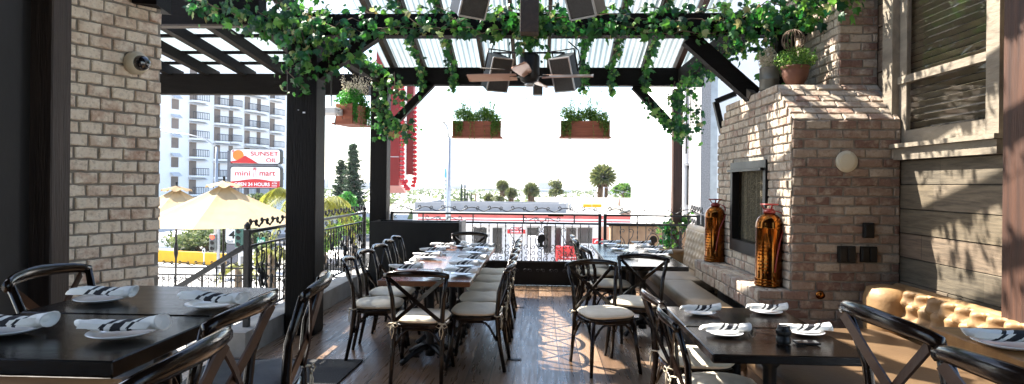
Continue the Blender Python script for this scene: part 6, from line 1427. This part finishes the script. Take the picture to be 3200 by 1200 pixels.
# houses behind
def house(label, u0, u1, vr, ve, Y, dep, m, gable=False):
    a, b = at(u0, ve, Y=Y), at(u1, ve, Y=Y); zr = at((u0 + u1) / 2, vr, Y=Y + dep / 2).z; ze = a.z
    t = thing('house', label, 'house', ((a.x + b.x) / 2, Y, -7)); g = MB(); g.box((a.x + .4, Y + .4, -7), (b.x - .4, Y + dep - .4, ze - .05)); g.build('wall', m, t)
    g = MB(); g.prism([(a.x, Y, ze - .05), (a.x, Y, ze), (a.x + (2 if gable else 0), Y + dep / 2, zr), (a.x, Y + dep, ze), (a.x, Y + dep, ze - .05)], (b.x - a.x, 0, 0)); g.build('roof', M['shingle'], t)
    return t, a, b, ze, zr
t, a, b, ze, zr = house('long house with a pale shingle roof beyond the shop', 1690, 2105, 617, 668, 56, 14, M['peach'])
for u, v in ((1935, 625), (1980, 627), (2040, 632)):
    q = at(u, v, Y=59.5); g = MB(); g.tube([(q.x, q.y, q.z - .5), (q.x, q.y, q.z + .18)], .09, 8); g.build('vent_pipe', M['peach'], t)
for (u0, u1, v0, v1, m) in ((1822, 1848, 638, 651, M['yellow']), (1850, 1878, 638, 651, M['yellow']), (1722, 1744, 632, 652, M['windowdark'])):
    p, q = at(u0, v0, Y=55), at(u1, v1, Y=55); g = MB(); g.box((p.x, 54.6, q.z), (q.x, 54.9, p.z)); g.build('dormer_panel', m, t)
for (u0, u1) in ((1748, 1762), (1764, 1776), (1779, 1786)):
    p, q = at(u0, 634, Y=46), at(u1, 655, Y=46); g = MB(); g.bbox((p.x, 46, zt - .05), (q.x, 46.5, p.z), .03); tag(g.build('air_conditioner', M['metal']), 'grey air conditioner on the shop roof, ' + {1748: 'leftmost of the three', 1764: 'middle of the three', 1779: 'rightmost and narrowest'}[u0], 'air conditioner')
t = thing('house', 'peach gabled house end behind the far railing on the right', 'house', (9.5, 48, -6)); p0, p1, pk = at(1935, 668, Y=48), at(2100, 668, Y=48), at(2018, 646, Y=48)
g = MB(); g.prism([(p0.x, 48, -6), (p1.x, 48, -6), (p1.x, 48, p1.z), (pk.x, 48, pk.z), (p0.x, 48, p0.z)], (0, 6, 0)); g.build('wall', M['peach'], t)
g = MB(); g.bar((p0.x - .3, 50.9, p0.z - .05), (pk.x, 50.9, pk.z + .08), 6.3, .12, up=(-.3, 0, 1)); g.bar((pk.x, 50.9, pk.z + .08), (p1.x + .3, 50.9, p1.z - .05), 6.3, .12, up=(.3, 0, 1)); g.build('roof', M['shingle'], t)
g = MB(); q = at(2014, 657, Y=48); 
for k in range(5): g.box((q.x - .22, 47.96, q.z - .18 + k * .08), (q.x + .22, 47.99, q.z - .14 + k * .08))
g.build('vent', M['bark'], t)
g = MB(); p, q = at(1908, 706, Y=13.5), at(2100, 706, Y=13.5); 
t = thing('block_wall', 'brown block wall with a dark coping just outside the far railing', 'wall', ((p.x + q.x) / 2, 13.6, -1)); g.box((p.x, 13.5, -4.2), (q.x + .3, 13.8, p.z)); g.build('wall', pm('brown_block', (.42, .26, .15), (.27, .16, .09), 7, .9, .4), t); g = MB(); g.box((p.x - .04, 13.46, p.z + .001), (q.x + .34, 13.84, p.z + .05)); g.build('coping', M['black'], t)
# white neighbour building at right
wx = at(2136, 572, Y=14).x
t = thing('neighbour_building', 'white building with a speckled stone pilaster left of the fireplace', 'building', (wx + 3, 16, -4.2))
g = MB(); g.box((wx, 14, -4.2), (wx + 7, 22, 9)); g.build('wall', M['stucco'], t)
p, q = at(2192, 300, Y=12.9), at(2222, 300, Y=12.9); g = MB(); g.box((p.x, 12.9, -4.2), (q.x, 13.99, at(2200, 232, Y=12.9).z + .4)); g.build('pilaster', M['greystucco'], t)
g = MB(); g.box((q.x + .004, 12.95, -4.2), (q.x + .15, 13.99, 9)); g.build('trim', M['metal'], t)
p = at(2175, 300, Y=13.7); g = MB(); g.tube([(p.x, 13.8, at(2175, 375, Y=13.8).z), (p.x, 13.8, 6)], .10, 12); g.build('duct', M['metal'], t)
g = MB(); g.tube([(p.x - .16, 13.85, at(2175, 480, Y=13.8).z), (p.x - .16, 13.85, 6)], .018, 6); g.build('conduit', M['windowdark'], t)
p, q = at(2146, 518, Y=14), at(2161, 640, Y=14); g = MB(); g.box((p.x, 13.93, q.z), (q.x, 13.99, p.z)); g.build('window', M['windowdark'], t); g = MB(); g.box((p.x - .03, 13.90, p.z), (q.x + .03, 13.99, p.z + .05)); g.build('window_head', M['metal'], t)
# ---------------------------------------------------------------- far palms, trees, city
FAN = [R(-75 + 150 * k / 8) for k in range(9)]
def fan_palm(label, u, v0, v1, Y, wpx, seed, trunk_v=660, zb=-8):
    r = random.Random(seed); c = at(u, (v0 + v1) / 2, Y=Y); rad = wpx / 2 * Y / F * 1.05; t = thing('fan_palm', label, 'palm tree', (c.x, Y, zb), group='fan palms beyond the shop roof'); g = MB()
    for k in range(85):
        d = rdir(r); 
        if d.z < -.5: d.z *= -1
        base = c + d * rad * .15; n_ = rdir(r); a = d.cross(n_).normalized(); L = rad * r.uniform(.65, 1.0)
        for f in FAN: e = (d * math.cos(f) + a * math.sin(f) + Vector((0, 0, -.25))).normalized(); w_ = d.cross(e) if abs(f) < 1e-6 else a; w_ = (a.cross(d).cross(e)).normalized() * L * .07; g.add([base - w_ * .3, base + e * L * .6 - w_, base + e * L, base + e * L * .6 + w_], [(0, 1, 2, 3)])
    g.build('crown', M['palm'], t)
    g = MB()
    for k in range(120): an = r.uniform(0, 2 * PI); z = r.uniform(-1.35, -.3) * rad; q = c + Vector((math.cos(an) * rad * .28, math.sin(an) * rad * .28, z)); leaf_simple(g, q, rad * .28, Vector((r.uniform(-.2, .2), 0, -1)), rdir(r))
    g.build('dead_fronds', M['deadfrond'], t)
    g = MB(); g.tube([(c.x, Y, zb), (c.x, Y, c.z)], [rad * .16, rad * .12], 8); g.build('trunk', M['bark'], t)
fan_palm('largest fan palm right of centre beyond the shop roof', 1884, 508, 598, 88, 84, 81)
fan_palm('fan palm standing in the middle of the left palm cluster', 1571, 556, 606, 120, 44, 82)
fan_palm('fan palm at the right of the left palm cluster', 1598, 582, 628, 118, 42, 83)
fan_palm('small fan palm at the left end of the palm cluster', 1528, 606, 636, 112, 36, 84)
fan_palm('lone fan palm between the palm cluster and the light green tree', 1660, 570, 620, 110, 54, 85)
tree('slender_tree', 'light green open tree right of the lone palm', 1736, 558, 618, 100, 74, M['palm'], .22, 1100, 91, nl=12, zb=-8)
tree('round_tree', 'dense green tree just right of the largest palm', 1950, 574, 622, 90, 78, M['shrub'], .24, 1500, 92, nl=12, zb=-8)
tree('round_tree', 'green tree left of the slim brown post', 2040, 583, 622, 95, 44, M['shrub'], .24, 900, 93, zb=-8)
tree('round_tree', 'green tree partly behind the slim brown post', 2095, 590, 640, 92, 70, M['shrub'], .24, 1300, 94, zb=-8)
tree('round_tree', 'pale olive tree at the foot of the palm cluster', 1556, 610, 636, 105, 60, M['palm'], .22, 700, 95, zb=-8)
tree('round_tree', 'green tree right of the slim brown post', 2142, 600, 660, 70, 40, M['tree'], .2, 900, 96, zb=-8)
for i, (u, v0, w_) in enumerate(((1443, 574, 7), (1453, 578, 6), (1460, 600, 5), (1473, 602, 4))):
    r = random.Random(100 + i); Y = 95; a, b = at(u, v0, Y=Y), at(u, 634, Y=Y); t = thing('cypress', ['tallest thin cypress right of the banner lamp', 'second thin cypress from the left', 'third thin cypress from the left, shorter', 'smallest cypress at the right of the row'][i], 'cypress', (a.x, Y, -8), group='thin cypresses in a row'); g = MB(); rx = w_ / 2 * Y / F
    for k in range(420): q = r.random(); z = b.z + (a.z - b.z) * q; rr_ = rx * (1 - q) ** .5 * r.random() ** .4 * 1.2; an = r.uniform(0, 6.3); leaf_simple(g, Vector((a.x + rr_ * math.cos(an), Y + rr_ * math.sin(an), z)), .13, Vector((0, 0, 1)), rdir(r))
    g.build('crown', M['conifer'], t); g = MB(); g.tube([(a.x, Y, -8), (a.x, Y, b.z + .4)], .1, 6); g.build('trunk', M['bark'], t)
for i, (u, v0, Y) in enumerate(((1487, 604, 90), (1212, 627, 60))):
    a = at(u, v0, Y=Y); t = thing('utility_pole', ['thin utility pole right of the cypress row', 'thin utility pole seen over the railing right of the corner post'][i], 'utility pole', (a.x, Y, -8)); g = MB(); g.tube([(a.x, Y, -8), (a.x, Y, a.z)], .12, 6); g.build('pole', M['bark'], t); g = MB(); g.bar((a.x - 1.0, Y, a.z - .25), (a.x + .9, Y, a.z - .25), .1, .1); g.build('crossarm', M['bark'], t)
q = at(1887, 585, Y=54); t = thing('roof_mast', 'thin white mast on the pale roof below the largest palm', 'mast', (q.x, 54, -.8)); g = MB(); g.tube([(q.x, 54, -1.2), (q.x, 54, q.z)], .05, 5); g.build('pole', M['white'], t); g = MB(); g.tube([(q.x, 54, q.z), at(2000, 612, Y=58)], .02, 4); g.build('guy_wire', M['metal'], t)
r = random.Random(77); g = MB()
for k in range(900):
    Y = r.uniform(160, 2600) if k > 200 else r.uniform(130, 400); X = r.uniform(-1.0, 1.0) * Y; w_, h_ = r.uniform(5, 26) * (1 + Y / 1500), r.uniform(3, 11)
    if r.random() < .06 and Y > 900: h_ *= 3.0
    if Y < 500: h_ = min(h_, 6)
    zb = -4.2 - (Y - 130) * .006; g.box((X, Y, -22), (X + w_, Y + w_ * .6, zb - 5 + h_ * .7))
tag(g.build('distant_city', pm('distant_building', (.42, .44, .47), (.28, .30, .33), .05, .9, 0)), 'hazy low city spreading to the horizon', 'city', kind='stuff')
for i, (u, v0, u1, Y) in enumerate(((1338, 592, 1372, 900), (1262, 598, 1330, 1000), (1990, 583, 2022, 900), (2030, 592, 2062, 1100), (1700, 602, 1760, 1000), (1092, 588, 1130, 700), (2160, 596, 2175, 800))):
    a, b = at(u, v0, Y=Y), at(u1, v0, Y=Y); g = MB(); g.box((a.x, Y, -22), (b.x, Y + 20, a.z)); t = g.build('office_block', pm('office_wall_%d' % i, (.40, .42, .46), (.34, .36, .40), .02, .9, 0))
    tag(t, ['faint office block right of the red sign on the skyline', 'low wide faint block just right of the red sign', 'faint tower between the dense green tree and slim post', 'faint lower tower left of the slim brown post', 'faint low block above the shop roof near the light tree', 'pale block behind the tall conifers', 'faint block right of the slim brown post'][i], 'building', 'faint office blocks on the skyline')
    g = MB(); nf = 7
    for k in range(nf): z = a.z - (k + 1) * 4.2; g.box((a.x + 1.5, Y - .25, z), (b.x - 1.5, Y - .05, z + 1.8))
    g.build('window_band', M['windowdark'], t)
r = random.Random(78); g = MB()
for k in range(5200):
    Y = r.uniform(95, 900); X = r.uniform(-.75, .75) * Y; c = Vector((X, Y, -5.5 - (Y - 100) * .004))
    for j in range(4): leaf_simple(g, c + rdir(r) * 1.8, 1.5, rdir(r), rdir(r))
tag(g.build('distant_trees', M['tree']), 'far low treetops scattered over the city', 'trees', kind='stuff')
#HAZE
hz_m = bpy.data.materials.new('haze'); hz_m.use_nodes = True; n_ = hz_m.node_tree.nodes; n_.clear(); oo = n_.new('ShaderNodeOutputMaterial'); pv = n_.new('ShaderNodeVolumePrincipled')
pv.inputs['Density'].default_value = .00018; pv.inputs['Color'].default_value = (.93, .96, 1, 1); pv.inputs['Anisotropy'].default_value = .3; hz_m.node_tree.links.new(pv.outputs[0], oo.inputs['Volume'])
g = MB(); g.box((-3200, -210, -23.5), (3200, 3000, 60)); tag(g.build('haze', hz_m), 'pale bright haze over the far city', 'haze', kind='stuff')
